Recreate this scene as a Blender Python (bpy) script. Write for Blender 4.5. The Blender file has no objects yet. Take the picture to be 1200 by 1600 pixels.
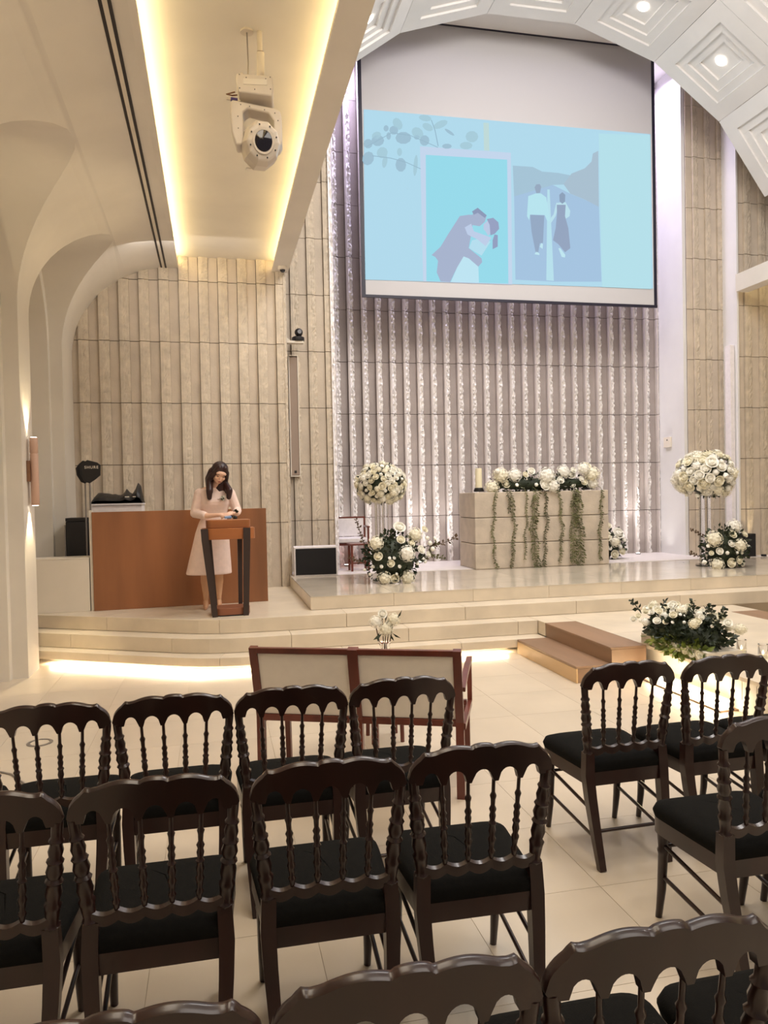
import bpy, bmesh, math, random
from mathutils import Vector, Matrix, Euler
PI = math.pi
SC = bpy.context.scene
COL = SC.collection

# ---------------------------------------------------------------- camera
def cam_setup():
    yaw, pitch, roll = math.radians(-12.4606), math.radians(-1.2425), math.radians(-1.1900)
    cy, sy = math.cos(yaw), math.sin(yaw)
    r = Vector((cy, sy, 0)); f0 = Vector((-sy, cy, 0)); u0 = Vector((0, 0, 1))
    f = math.cos(pitch)*f0 + math.sin(pitch)*u0
    u = r.cross(f)
    c, s = math.cos(roll), math.sin(roll)
    R, U = c*r + s*u, -s*r + c*u
    cd = bpy.data.cameras.new('camera'); co = bpy.data.objects.new('camera', cd); COL.objects.link(co)
    m = Matrix.Identity(4)
    for i in range(3):
        m[i][0], m[i][1], m[i][2] = R[i], U[i], -f[i]
    m[0][3], m[1][3], m[2][3] = 0, 0, 1.655
    co.matrix_world = m
    cd.sensor_fit = 'VERTICAL'; cd.sensor_height = 24.0
    cd.lens = 1192.78/1600*24.0
    cd.clip_start = 0.05; cd.clip_end = 100
    SC.camera = co
cam_setup()

# ---------------------------------------------------------------- world, exposure
SC.view_settings.view_transform = 'Standard'; SC.view_settings.look = 'None'
SC.view_settings.exposure = 0.42; SC.view_settings.gamma = 1.0; SC.view_settings.use_curve_mapping = False
W = bpy.data.worlds.new('world'); SC.world = W; W.use_nodes = True
W.node_tree.nodes['Background'].inputs[0].default_value = (1.0, .88, .78, 1)
W.node_tree.nodes['Background'].inputs[1].default_value = 0.16

def lin(c):
    return tuple(((x/255)/12.92 if x/255 <= .04045 else ((x/255+.055)/1.055)**2.4) for x in c)
def area(name, loc, rot, size, power, color, spread=180):
    l = bpy.data.lights.new(name, 'AREA'); l.shape = 'RECTANGLE'; l.size, l.size_y = size
    l.energy = power; l.color = color; l.spread = math.radians(spread)
    o = bpy.data.objects.new(name, l); COL.objects.link(o); o.location = loc; o.rotation_euler = rot
    return o
def spot(name, loc, target, power, color, angle=60, blend=.6, radius=.04):
    l = bpy.data.lights.new(name, 'SPOT'); l.energy = power; l.color = color
    l.spot_size = math.radians(angle); l.spot_blend = blend; l.shadow_soft_size = radius
    o = bpy.data.objects.new(name, l); COL.objects.link(o); o.location = loc
    o.rotation_euler = (Vector(target)-Vector(loc)).to_track_quat('-Z', 'Y').to_euler()
    return o
WARM = (1.0, .87, .71); WHITE = (1.0, .95, .91); LAV = (.76, .70, 1.0)
# hidden linear lights of the apse, above the wall and beside it
area('apse_top_light', (4.6, 11.3, 8.35), (math.radians(8), 0, 0), (5.4, .2), 165, LAV)
area('apse_front_light', (4.6, 10.25, 8.3), (math.radians(-4), 0, 0), (4.6, .2), 5, LAV)
# added fill areas over the seats, stage and aisle; not actual fittings
area('hall_light_front', (4.0, 6.4, 7.6), (math.radians(22), 0, 0), (3.0, 3.0), 270, WHITE)
area('hall_light_back', (3.4, .0, 6.6), (math.radians(48), 0, math.radians(8)), (4.0, 3.0), 120, (1, .92, .84))
area('aisle_light', (.2, 2.4, 4.84), (0, 0, 0), (.9, 3.6), 48, WARM)  # added warm fill for the left aisle
# cove strips of the left aisle ceiling (lie on top of the cove lips)
for nm, x, ry, w_ in (('cove_strip_left', -.425, -130, 34), ('cove_strip_right', .925, 130, 34), ('far_cove_strip_left', 8.175, -125, 40), ('far_cove_strip_right', 9.525, 125, 30)):
    area(nm, (x, 4.25, 4.80), (0, math.radians(ry), 0), (.03, 12.4), w_*.62, (1.0, .84, .48))
# floor washers under the wall, pointing up
for x, y, p, c in ((1.95, 11.5, 40, WHITE), (3.12, 11.5, 60, WHITE), (3.60, 11.5, 44, WHITE), (6.90, 11.5, 80, WHITE), (2.5, 11.5, 12, WHITE), (5.0, 11.5, 14, WHITE), (5.9, 11.5, 14, WHITE), (8.32, 10.45, 18, (1, .8, .5)), (-.05, 10.3, 5, WHITE)):
    spot('floor_washer', (x, y+.08, .62), (x, y+.19, 3.6), p*1.3, c, 40, .9, .02)
area('wall_base_strip', (4.6, 11.42, .64), (math.radians(180-12), 0, 0), (5.5, .08), 9, WHITE, 120)  # added wash along the wall foot, to make the ribs sparkle
area('aisle_wall_wash', (-.2, 9.3, 4.6), (math.radians(40), 0, 0), (1.4, .5), 9, WHITE)  # added fill from above, to brighten the left aisle wall
# steps: linear light under the floating lip
def step_glow(a, b, power):
    a = Vector(a); b = Vector(b); d = b-a
    area('step_strip', (a+b)/2, (0, 0, math.atan2(d.y, d.x)), (d.length, .05), power, (1, .88, .66))
step_glow((-.15, 7.47, .055), (2.95, 7.47, .055), 14)
step_glow((-1.70, 8.40, .055), (-.15, 7.47, .055), 10)

# ---------------------------------------------------------------- helpers
def M_(name, col, rough=.5, metal=0, var=.0, vscale=6, bump=0, bscale=30, emit=None, estr=0, trans=0, coat=0, spec=.5, vcol=None, stretch=(1, 1, 1), detail=5):
    m = bpy.data.materials.new(name); m.use_nodes = True
    nt = m.node_tree; b = nt.nodes['Principled BSDF']
    c = lin(col) + (1,)
    b.inputs['Base Color'].default_value = c
    b.inputs['Roughness'].default_value = rough; b.inputs['Metallic'].default_value = metal
    b.inputs['Specular IOR Level'].default_value = spec
    if trans: b.inputs['Transmission Weight'].default_value = trans; b.inputs['IOR'].default_value = 1.45
    if coat: b.inputs['Coat Weight'].default_value = coat; b.inputs['Coat Roughness'].default_value = .08
    if emit: b.inputs['Emission Color'].default_value = lin(emit)+(1,); b.inputs['Emission Strength'].default_value = estr
    if var or bump:
        tc = nt.nodes.new('ShaderNodeTexCoord'); mp = nt.nodes.new('ShaderNodeMapping'); mp.inputs['Scale'].default_value = stretch
        nt.links.new(tc.outputs['Object'], mp.inputs[0])
        oi = nt.nodes.new('ShaderNodeObjectInfo'); ad = nt.nodes.new('ShaderNodeVectorMath'); ad.operation = 'ADD'
        sc = nt.nodes.new('ShaderNodeMath'); sc.operation = 'MULTIPLY'; sc.inputs[1].default_value = 37.0
        nt.links.new(oi.outputs['Random'], sc.inputs[0]); nt.links.new(mp.outputs[0], ad.inputs[0]); nt.links.new(sc.outputs[0], ad.inputs[1])
    if var:
        n = nt.nodes.new('ShaderNodeTexNoise'); n.inputs['Scale'].default_value = vscale; n.inputs['Detail'].default_value = detail
        nt.links.new(ad.outputs[0], n.inputs['Vector'])
        mx = nt.nodes.new('ShaderNodeMix'); mx.data_type = 'RGBA'
        k = vcol or tuple(max(0, x*(1-var)) for x in col)
        k2 = tuple(min(255, x*(1+var*.55)) for x in col)
        mx.inputs[6].default_value = lin(k)+(1,); mx.inputs[7].default_value = lin(k2)+(1,)
        mr = nt.nodes.new('ShaderNodeMapRange'); mr.inputs[1].default_value = .3; mr.inputs[2].default_value = .7
        nt.links.new(n.outputs[0], mr.inputs[0]); nt.links.new(mr.outputs[0], mx.inputs[0])
        nt.links.new(mx.outputs[2], b.inputs['Base Color'])
    if bump:
        n2 = nt.nodes.new('ShaderNodeTexNoise'); n2.inputs['Scale'].default_value = bscale; n2.inputs['Detail'].default_value = 6
        nt.links.new(ad.outputs[0], n2.inputs['Vector'])
        bp = nt.nodes.new('ShaderNodeBump'); bp.inputs['Strength'].default_value = bump; bp.inputs['Distance'].default_value = .01
        nt.links.new(n2.outputs[0], bp.inputs['Height']); nt.links.new(bp.outputs[0], b.inputs['Normal'])
    return m

MT = dict(
    plaster=M_('white_plaster', (226, 219, 208), .6, var=.03, vscale=1.5, bump=.03, bscale=90),
    plaster_cool=M_('white_panel_paint', (226, 224, 222), .5, var=.02, vscale=2),
    stone=M_('beige_stone', (200, 186, 168), .85, var=.05, vscale=4, bump=.2, bscale=40),
    stone_rough=M_('broken_stone', (202, 188, 168), .8, var=.07, vscale=9, bump=.35, bscale=45),
    stone_grey=M_('grey_stone', (168, 157, 152), .75, var=.05, vscale=4, bump=.2, bscale=40),  # slab stone darkened, to set off the sparkle painted on the ribs
    stone_grey_rough=M_('grey_broken_stone', (236, 231, 228), .3, var=.05, vscale=14, bump=.4, bscale=60),  # broken fronts lightened: sparkle of the grazing light put into the colour
    stone_grey_side=M_('grey_cut_stone', (204, 195, 190), .6, var=.04, vscale=4, bump=.15, bscale=40),  # slab stone made lighter: uplight on the rib sides put into the colour
    joint=M_('dark_joint', (70, 56, 46), .9),
    altar=M_('altar_limestone', (198, 184, 166), .7, var=.08, vscale=5, bump=.3, bscale=35),
    tile=M_('cream_floor_tile', (212, 198, 178), .22, var=.035, vscale=1.6, spec=.4),
    tile_joint=M_('floor_joint', (176, 158, 134), .8),
    marble=M_('cream_marble', (222, 208, 186), .28, var=.05, vscale=3, spec=.45, bump=.02),
    marble_gloss=M_('polished_cream_marble', (212, 200, 182), .09, var=.05, vscale=2, spec=.6),
    strip=M_('white_floor_strip', (226, 218, 212), .5, var=.02, vscale=4),
    desk=M_('brown_wood_veneer', (150, 98, 62), .42, var=.16, vscale=3, stretch=(1, 1, .12)),
    stepwood=M_('step_wood', (152, 120, 94), .45, var=.1, vscale=4, stretch=(1, .12, 1)),
    steplight=M_('step_side_wood', (212, 178, 132), .4, var=.06, vscale=4, stretch=(1, .12, 1)),
    lectern=M_('lectern_wood', (158, 96, 52), .38, var=.12, vscale=5, stretch=(.2, 1, 1)),
    lecbase=M_('lectern_base_wood', (142, 88, 62), .4, var=.1, vscale=5, stretch=(.2, 1, 1)),
    steel=M_('dark_bronze_metal', (70, 58, 54), .4, metal=.5),
    chair=M_('dark_mahogany', (42, 20, 15), .3, var=.2, vscale=9, stretch=(1, 1, .3), coat=.2),
    cushion=M_('black_seat_fabric', (17, 16, 14), .95, spec=.15, var=.15, vscale=60, bump=.2, bscale=300),
    mahog=M_('red_brown_mahogany', (108, 52, 38), .35, var=.15, vscale=8, stretch=(1, 1, .3), coat=.2),
    uphol=M_('cream_upholstery', (246, 236, 222), .8, var=.01, vscale=20, bump=.1, bscale=200),
    uphol_w=M_('white_upholstery', (232, 226, 226), .7, var=.03, vscale=20),
    white=M_('white_paint', (228, 218, 202), .5, var=.02, vscale=3),
    fixture=M_('white_fixture_shell', (212, 202, 190), .4, var=.02, vscale=8),
    black=M_('black_plastic', (24, 22, 24), .45),
    grille=M_('black_speaker_cloth', (27, 25, 26), .9, bump=.3, bscale=400),
    greymesh=M_('grey_speaker_mesh', (168, 148, 132), .8, bump=.3, bscale=300),
    glass=M_('clear_glass', (250, 250, 250), .02, trans=1),
    lens=M_('dark_lens', (22, 18, 30), .05, coat=.6),
    violet=M_('violet_cable_plug', (70, 50, 120), .4),
    screen=M_('projection_fabric', (190, 188, 190), .9),
    screenblack=M_('screen_black_border', (22, 18, 40), .5),
    petal=M_('white_petals', (248, 245, 234), .6, var=.05, vscale=12),
    petal_c=M_('cream_petals', (242, 236, 214), .6, var=.06, vscale=12),
    leaf=M_('dark_green_leaves', (44, 54, 34), .55, var=.3, vscale=8),
    leaf_l=M_('bright_green_leaves', (104, 118, 44), .5, var=.25, vscale=8),
    vine=M_('vine_leaves', (104, 104, 66), .6, var=.25, vscale=6),
    vine_d=M_('dark_vine_leaves', (84, 84, 54), .6, var=.25, vscale=6),
    twig=M_('brown_twig', (84, 64, 44), .7),
    wax=M_('candle_wax', (238, 228, 196), .5),
    skin=M_('skin', (236, 192, 166), .5),
    hose=M_('tan_hosiery', (206, 160, 124), .5),
    dress=M_('pale_pink_dress', (238, 212, 200), .75, var=.03, vscale=20, bump=.05, bscale=120),
    hair=M_('dark_brown_hair', (50, 24, 22), .4, var=.3, vscale=20, stretch=(1, 1, .1)),
    shoe=M_('nude_shoe', (196, 148, 116), .35),
    lips=M_('lips', (150, 60, 58), .4),
    eye=M_('dark_eye', (48, 30, 28), .4),
    blue=M_('pale_blue_packet', (150, 180, 220), .4),
    sconce=M_('sconce_wood', (204, 168, 148), .45, var=.08, vscale=6, stretch=(1, 1, .2)),
    brass=M_('bracket_brown', (130, 92, 66), .4),
    lampglow=M_('lamp_disc', (255, 250, 240), .5, emit=(255, 246, 232), estr=9),
    ledglow=M_('led_strip', (255, 230, 180), .5, emit=(255, 224, 150), estr=5),
    whiteglow=M_('lit_acrylic', (255, 246, 226), .4, emit=(255, 240, 208), estr=1.6),
    flame=M_('flame', (255, 220, 150), .5, emit=(255, 214, 140), estr=9),
    track=M_('black_track', (34, 26, 28), .5),
    metalgrey=M_('grey_metal', (150, 144, 140), .35, metal=.7),
)

def setp(o, label=None, cat=None, group=None, kind=None):
    if label: o['label'] = label
    if cat: o['category'] = cat
    if group: o['group'] = group
    if kind: o['kind'] = kind
    return o
def mesh_from_bm(name, bm, mat, smooth=False):
    me = bpy.data.meshes.new(name)
    bmesh.ops.recalc_face_normals(bm, faces=bm.faces)
    bm.to_mesh(me); bm.free()
    for m in (mat if isinstance(mat, (list, tuple)) else [mat]): me.materials.append(m)
    if smooth:
        me.polygons.foreach_set('use_smooth', [True]*len(me.polygons))
        try: me.set_sharp_from_angle(angle=math.radians(50))
        except Exception: pass
    return me
def link(name, me, parent=None, loc=None, rot=None, scale=None):
    o = bpy.data.objects.new(name, me); COL.objects.link(o)
    if parent: o.parent = parent
    if loc is not None: o.location = loc
    if rot is not None: o.rotation_euler = rot
    if scale is not None: o.scale = scale
    return o
def obj(name, bm, mat, parent=None, smooth=False, loc=None, rot=None):
    return link(name, mesh_from_bm(name, bm, mat, smooth), parent, loc, rot)
def empty(name, loc=(0, 0, 0), rz=0, **k):
    o = bpy.data.objects.new(name, None); COL.objects.link(o); o.location = loc; o.rotation_euler = (0, 0, rz)
    o.empty_display_size = .1
    return setp(o, **k)
def B(): return bmesh.new()
def box(bm, x0, x1, y0, y1, z0, z1, bev=0, mi=0):
    vs = [bm.verts.new((x, y, z)) for x in (x0, x1) for y in (y0, y1) for z in (z0, z1)]
    fs = []
    for q in ((0, 1, 3, 2), (4, 6, 7, 5), (0, 4, 5, 1), (2, 3, 7, 6), (0, 2, 6, 4), (1, 5, 7, 3)):
        f = bm.faces.new([vs[i] for i in q]); f.material_index = mi; fs.append(f)
    if bev:
        es = list({e for f in fs for e in f.edges})
        bmesh.ops.bevel(bm, geom=es, offset=bev, segments=2, affect='EDGES', profile=.6)
    return bm
def prism(bm, pts, a0, a1, axis='z', mi=0):
    """extrude a 2D outline along an axis; pts are the two other coordinates in order"""
    def P(p, a):
        return {'z': (p[0], p[1], a), 'y': (p[0], a, p[1]), 'x': (a, p[0], p[1])}[axis]
    A = [bm.verts.new(P(p, a0)) for p in pts]; Bv = [bm.verts.new(P(p, a1)) for p in pts]
    n = len(pts)
    f = bm.faces.new(A); f.material_index = mi
    f = bm.faces.new(Bv[::-1]); f.material_index = mi
    for i in range(n):
        f = bm.faces.new((A[i], Bv[i], Bv[(i+1) % n], A[(i+1) % n])); f.material_index = mi
    return bm
def frame_of(d):
    d = Vector(d).normalized(); a = Vector((0, 0, 1)) if abs(d.z) < .9 else Vector((1, 0, 0))
    u = d.cross(a).normalized(); return u, d.cross(u)
def tube(bm, pts, r, n=8, caps=True, flat=None):
    """sweep a ring along pts; r a number or a list; flat=(a,b) gives a rectangular section"""
    pts = [Vector(p) for p in pts]; rings = []
    rs = r if isinstance(r, (list, tuple)) else [r]*len(pts)
    u = None
    for i, p in enumerate(pts):
        d = (pts[min(i+1, len(pts)-1)]-pts[max(i-1, 0)])
        if u is None: u, v = frame_of(d)
        else:
            dn = d.normalized(); u = (u-dn*u.dot(dn)).normalized(); v = dn.cross(u)
        if flat:
            k = rs[i]
            rings.append([bm.verts.new(p+u*a*flat[0]*k+v*b*flat[1]*k) for a, b in ((-1, -1), (1, -1), (1, 1), (-1, 1))])
        else:
            rings.append([bm.verts.new(p+u*math.cos(2*PI*j/n)*rs[i]+v*math.sin(2*PI*j/n)*rs[i]) for j in range(n)])
    m = len(rings[0])
    for a, b in zip(rings, rings[1:]):
        for j in range(m): bm.faces.new((a[j], a[(j+1) % m], b[(j+1) % m], b[j]))
    if caps: bm.faces.new(rings[0][::-1]); bm.faces.new(rings[-1])
    return bm
def bar(bm, p0, p1, w, h, up=(0, 0, 1)):
    """rectangular bar between two points"""
    p0, p1 = Vector(p0), Vector(p1); d = (p1-p0).normalized(); up = Vector(up)
    if abs(d.dot(up)) > .95: up = Vector((0, 1, 0))
    u = d.cross(up).normalized(); v = u.cross(d).normalized()
    R = [[bm.verts.new(p+u*a*w/2+v*b*h/2) for a, b in ((-1, -1), (1, -1), (1, 1), (-1, 1))] for p in (p0, p1)]
    for j in range(4): bm.faces.new((R[0][j], R[0][(j+1) % 4], R[1][(j+1) % 4], R[1][j]))
    bm.faces.new(R[0][::-1]); bm.faces.new(R[1]); return bm
def turned(bm, p0, p1, prof, n=8):
    """a turned stick: prof is [(t, radius)]"""
    p0, p1 = Vector(p0), Vector(p1)
    return tube(bm, [p0.lerp(p1, t) for t, _ in prof], [r for _, r in prof], n)
def lathe(bm, prof, c=(0, 0, 0), n=16, cap=True):
    rings = []
    for r, z in prof:
        rings.append([bm.verts.new((c[0]+r*math.cos(2*PI*j/n), c[1]+r*math.sin(2*PI*j/n), c[2]+z)) for j in range(n)])
    for a, b in zip(rings, rings[1:]):
        for j in range(n): bm.faces.new((a[j], a[(j+1) % n], b[(j+1) % n], b[j]))
    if cap: bm.faces.new(rings[0][::-1]); bm.faces.new(rings[-1])
    return bm
def ball(bm, c, r, sub=1, sc=(1, 1, 1)):
    m = Matrix.Translation(c) @ Matrix.Diagonal((sc[0], sc[1], sc[2], 1))
    bmesh.ops.create_icosphere(bm, subdivisions=sub, radius=r, matrix=m); return bm
def capsule(bm, p0, r0, p1, r1, n=10):
    ball(bm, p0, r0, 2); ball(bm, p1, r1, 2); tube(bm, [p0, p1], [r0, r1], n); return bm
def bevelmod(o, w=.004, seg=2):
    m = o.modifiers.new('bevel', 'BEVEL'); m.width = w; m.segments = seg; m.limit_method = 'ANGLE'; m.angle_limit = math.radians(40)
    return o
def apply_mods(o):
    dg = bpy.context.evaluated_depsgraph_get(); ev = o.evaluated_get(dg)
    me = bpy.data.meshes.new_from_object(ev); old = o.data; o.modifiers.clear(); o.data = me
    return o

# ================================================================ STRUCTURE
CX = 4.6          # centre line of stage
TS = .6           # floor tile
fl = setp(obj('floor', box(B(), -3.2, 12.4, -3.2, 11.9, -.2, -.0025), MT['tile_joint']), kind='structure')
tile_me = mesh_from_bm('floor_tile', box(B(), 0, TS-.0022, 0, TS-.0022, -.004, 0), MT['tile'])
rest = B()
for i in range(-4, 17):
    for j in range(-9, 11):
        x, y = .335+TS*i, 2.3+TS*j
        if y > 8.3 or x < -3.1: continue
        if 3.7 < x < 4.9: continue
        seen = -.2 < y and (x < .72*(y+.9)+.4) and x > -.62*y-.9 and x < 6.8 and x > -2.2
        if seen: link('floor_tile', tile_me, fl, (x, y, 0))
        else: box(rest, x, x+TS-.0035, y, y+TS-.0035, -.01, 0)
setp(obj('outer_floor_tiles', rest, MT['tile'], fl), kind='stuff')

# ---- left aisle shell: wall mass with arched niches, swept up into the soffit
def boolean(o, cutters):
    for c in cutters:
        m = o.modifiers.new('cut', 'BOOLEAN'); m.operation = 'DIFFERENCE'; m.solver = 'EXACT'; m.object = c
    apply_mods(o)
    for c in cutters: bpy.data.objects.remove(c)
    return o
def mass_profile():
    p = [(-3.0, 0), (-1.76, 0), (-1.76, 3.5)]
    for k in range(1, 21):
        t = k/20*PI/2
        p.append((-.45-1.31*math.cos(t), 3.5+1.23*math.sin(t)))
    p += [(-.45, 5.0), (-3.0, 5.0)]
    return p
def arch_pts(yc, hw, zs, rise, z0=-.5):
    p = [(yc-hw, z0), (yc+hw, z0), (yc+hw, zs)]
    for k in range(1, 20):
        t = k/20*PI; p.append((yc+hw*math.cos(t), zs+rise*math.sin(t)))
    p.append((yc-hw, zs)); return p
wl = obj('wall_left', prism(B(), mass_profile(), -3.0, 10.55, 'y'), MT['plaster'])
b1, b2 = B(), B()
for yc, hw in ((9.03, .84), (6.62, 1.12), (3.94, 1.12), (1.26, 1.12), (-1.42, 1.12)):
    prism(b1, arch_pts(yc, hw, 3.5, 1.1), -1.90, -.2, 'x')
    prism(b2, arch_pts(yc, hw-.10, 3.45, .98), -2.25, -.95, 'x')
c1 = obj('cut', b1, MT['plaster']); c2 = obj('cut', b2, MT['plaster'])
boolean(wl, [c1, c2])
for p in wl.data.polygons: p.use_smooth = True
try: wl.data.set_sharp_from_angle(angle=math.radians(25))
except Exception: pass
setp(wl, kind='structure')
# soffit with the cove recess and the beam
def soffit_bm():
    bm = B()
    a, b = -3.0, 10.55
    box(bm, -.452, -.40, a, b, 4.73, 4.765)                # left lip
    prism(bm, [(-.452, 4.88), (-.452, 5.0), (1.05, 5.0), (1.05, 4.73), (.83, 4.73), (.83, 4.765), (.95, 4.765), (.95, 4.88)], a, b, 'y')
    return bm
# the wall mass ends at x=-.45; carve its cove pocket by leaving the slab there
sf = setp(obj('ceiling_aisle_left', soffit_bm(), MT['plaster']), kind='structure')
# twin slot track in the soffit
tk = empty('ceiling_track', (-.585, 3.7, 4.72), label='twin black slot track in the left aisle ceiling, beside the lit cove', cat='track')
for dx in (-.028, .028): obj('slot', box(B(), dx-.011, dx+.011, -6.5, 6.83, -.006, .006), MT['track'], tk)
obj('centre_strip', box(B(), -.016, .016, -6.5, 6.83, -.004, .004), MT['white'], tk)
ls = empty('cove_led', (0, 3.7, 4.80), label='warm light strip hidden behind the lips of the aisle cove', cat='light strip')
obj('led_strip', box(B(), .925, .94, -6.4, 6.8, -.01, .02), MT['ledglow'], ls)
obj('led_strip', box(B(), -.44, -.428, -6.4, 6.8, -.01, .02), MT['ledglow'], ls)

# right aisle: mirrored copy
def mirror_obj(src, name):
    me = src.data.copy(); me.transform(Matrix.Translation((9.1, 0, 0)) @ Matrix.Scale(-1, 4, (1, 0, 0))); me.flip_normals()
    return setp(link(name, me), kind='structure')
mirror_obj(wl, 'wall_right'); mirror_obj(sf, 'ceiling_aisle_right')

# ---- stone walls
random.seed(11)
ZC = [.51, 1.32, 2.13, 2.94, 3.75, 4.56, 5.37, 6.18, 6.99, 7.8, 8.6]
def rib_mesh(name, w, h, d, rough, mat, seed, smooth_l=.25, nz=26, nx=5):
    """a stone rib: flat sides, broken front. origin bottom-left on the wall plane, front towards -y"""
    rn = random.Random(seed); bm = B()
    xs = [0, w*smooth_l]+[w*smooth_l+(w-w*smooth_l)*(i+1)/nx for i in range(nx)]
    g = []
    walk = rn.random()*6
    for k in range(nz+1):
        z = h*k/nz; row = []
        for i, x in enumerate(xs):
            y = -d
            if i >= 2:
                edge = (i-1)/nx
                y += rough*(rn.random()*1.1+.15*math.sin(walk+k*.37+i*1.3)) + .30*d*edge*edge
            elif i == 1: x += rough*.15*(rn.random()-.5)
            row.append(bm.verts.new((x+(rn.random()-.5)*rough*.3*(1 if i > 1 else 0), y, z+((rn.random()-.5)*h/nz*.5 if 0 < k < nz and i > 1 else 0))))
        g.append([bm.verts.new((0, 0, z))]+row+[bm.verts.new((w, 0, z))])
    for a, b in zip(g, g[1:]):
        for i in range(len(a)-1):
            f = bm.faces.new((a[i], a[i+1], b[i+1], b[i])); f.material_index = 0 if i < 2 else 1
    bm.faces.new(g[0]); bm.faces.new(g[-1][::-1])
    return mesh_from_bm(name, bm, mat if isinstance(mat, tuple) else (mat, mat))
def slab_mesh(name, w, h, d, mat):
    bm = B(); box(bm, 0, w, -d, 0, 0, h); return mesh_from_bm(name, bm, mat)
def stone_wall(name, x0, x1, y, z0, z1, pitch, wr, dr, ds, rough, mats, skip=None, zc=ZC, top=None, backd=.2, smooth_l=.3):
    """wall of courses: each a slab and a broken rib side by side, every stone its own object"""
    base = setp(obj(name, box(B(), x0, x1, y+.001, y+backd, z0, z1), MT['joint']), kind='structure')
    n = round((x1-x0)/pitch); pitch = (x1-x0)/n; wr = wr*pitch; ws = pitch-wr
    cache = {}
    zs = [z0]+[z for z in zc if z0+.1 < z < z1-.1]+[z1]
    rn = random.Random(len(name)*7)
    for a, b in zip(zs, zs[1:]):
        for i in range(n):
            X = x0+pitch*i
            if skip and skip(X+pitch/2, a, b): continue
            h = b-a-.008
            hh = h
            if top:
                t = top(X+pitch/2)
                if t < a+.05: continue
                if t < b: hh = t-a
            kk = round(hh, 2)
            if ('s', kk) not in cache:
                cache[('s', kk)] = slab_mesh('stone_slab', ws-.006, hh, ds, mats[0])
                for v in range(4 if hh > .3 else 2): cache[('r', kk, v)] = rib_mesh('stone_rib', wr-.002, hh, dr, rough, (mats[2] if len(mats) > 2 else mats[1], mats[1]), v*13+int(kk*100), smooth_l)
            link('stone_slab', cache[('s', kk)], base, (X, y-rn.random()*.004, a))
            link('stone_rib', cache[('r', kk, rn.randrange(4 if hh > .3 else 2))], base, (X+ws, y, a))
    return base
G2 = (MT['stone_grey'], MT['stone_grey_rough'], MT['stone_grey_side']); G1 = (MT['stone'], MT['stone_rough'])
stone_wall('wall_stage', 1.73, 7.5, 11.8, .58, 8.6, .222, .47, .085, .012, .042, G2, skip=lambda x, a, b: 2.45 < x < 6.35 and a > 5.3)
stone_wall('wall_stage_left', 1.0, 1.73, 11.02, .435, 8.6, .25, .5, .05, .012, .012, G1, backd=.78)
stone_wall('wall_stage_right', 7.5, 8.17, 11.02, .58, 8.6, .22, .5, .045, .012, .010, G1, backd=.78)
def arc_top(x):
    if x > -.45: return 4.95
    v = max(0, 1-((x+.45)/1.31)**2); return 3.5+1.23*math.sqrt(v)+.22
stone_wall('wall_aisle_left', -1.80, 1.0, 10.55, .435, 4.98, .265, .5, .055, .012, .007, G1, top=arc_top, backd=.6)
stone_wall('wall_aisle_right', 8.16, 10.6, 10.70, .435, 7.8, .265, .5, .05, .012, .008, G1, skip=lambda x, a, b: x > 9.8, backd=.45)
# broken outer edge of the left return, lit by the washers
edge = rib_mesh('return_edge', .06, 8.0, .07, .03, MT['stone_grey_rough'], 5, .1, 200, 4)
link('broken_edge', edge, bpy.data.objects['wall_stage_left'], (1.69, 11.02, .58))
edge2 = rib_mesh('return_edge', .04, 4.2, .05, .014, MT['stone_rough'], 6, .1, 120, 3)
link('broken_edge', edge2, bpy.data.objects['wall_aisle_left'], (.975, 10.55, .5))
# smooth white returns on the right
setp(obj('trim_1', box(B(), 7.44, 7.50, 11.03, 11.80, .58, 8.6), MT['plaster_cool']), kind='structure')
setp(obj('trim_2', box(B(), 8.14, 8.17, 10.64, 11.02, .58, 8.6), MT['plaster_cool']), kind='structure')
# flat ceiling over the stage, with the screen slot
setp(obj('ceiling_stage', box(B(), -.5, 9.7, 10.1, 12.0, 8.52, 8.8), MT['plaster_cool']), kind='structure')
setp(obj('ceiling_slot', box(B(), 2.1, 6.9, 10.81, 10.84, 8.512, 8.521), MT['screenblack']), kind='structure')

# ---- vault: coffered panels
VX, VZ, VR = 4.49, 4.14, 4.19
def vnode(a): return Vector((VX+VR*math.sin(math.radians(a)), 0, VZ+VR*math.cos(math.radians(a))))
PY, Y1 = 1.45, 10.1
side = (vnode(9)-vnode(-9)).length
def panel_mesh():
    """coffer in local coords: x across the facet, y along the vault, z outward (up); three steps rising to a flat centre"""
    bm = B(); hx, hy = side/2-.003, PY/2-.003
    rect = [(hx, hy, 0), (.42, .50, 0), (.42, .50, .03), (.30, .38, .03), (.30, .38, .06), (.18, .26, .06), (.18, .26, .09)]
    rings = [[bm.verts.new((sx*a, sy*b, z)) for sx, sy in ((-1, -1), (1, -1), (1, 1), (-1, 1))] for a, b, z in rect]
    for A, Bq in zip(rings, rings[1:]):
        for j in range(4): bm.faces.new((A[j], A[(j+1) % 4], Bq[(j+1) % 4], Bq[j]))
    bm.faces.new(rings[-1])
    # thickness towards the outside
    o = [bm.verts.new((sx*hx, sy*hy, .12)) for sx, sy in ((-1, -1), (1, -1), (1, 1), (-1, 1))]
    for j in range(4): bm.faces.new((rings[0][j], o[j], o[(j+1) % 4], rings[0][(j+1) % 4]))
    bm.faces.new(o[::-1])
    return mesh_from_bm('ceiling_panel', bm, MT['plaster_cool'])
pm = panel_mesh()
dm = mesh_from_bm('downlight', lathe(B(), [(.07, -.012), (.065, -.004)], n=16), MT['lampglow'])
shell = B()
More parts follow.
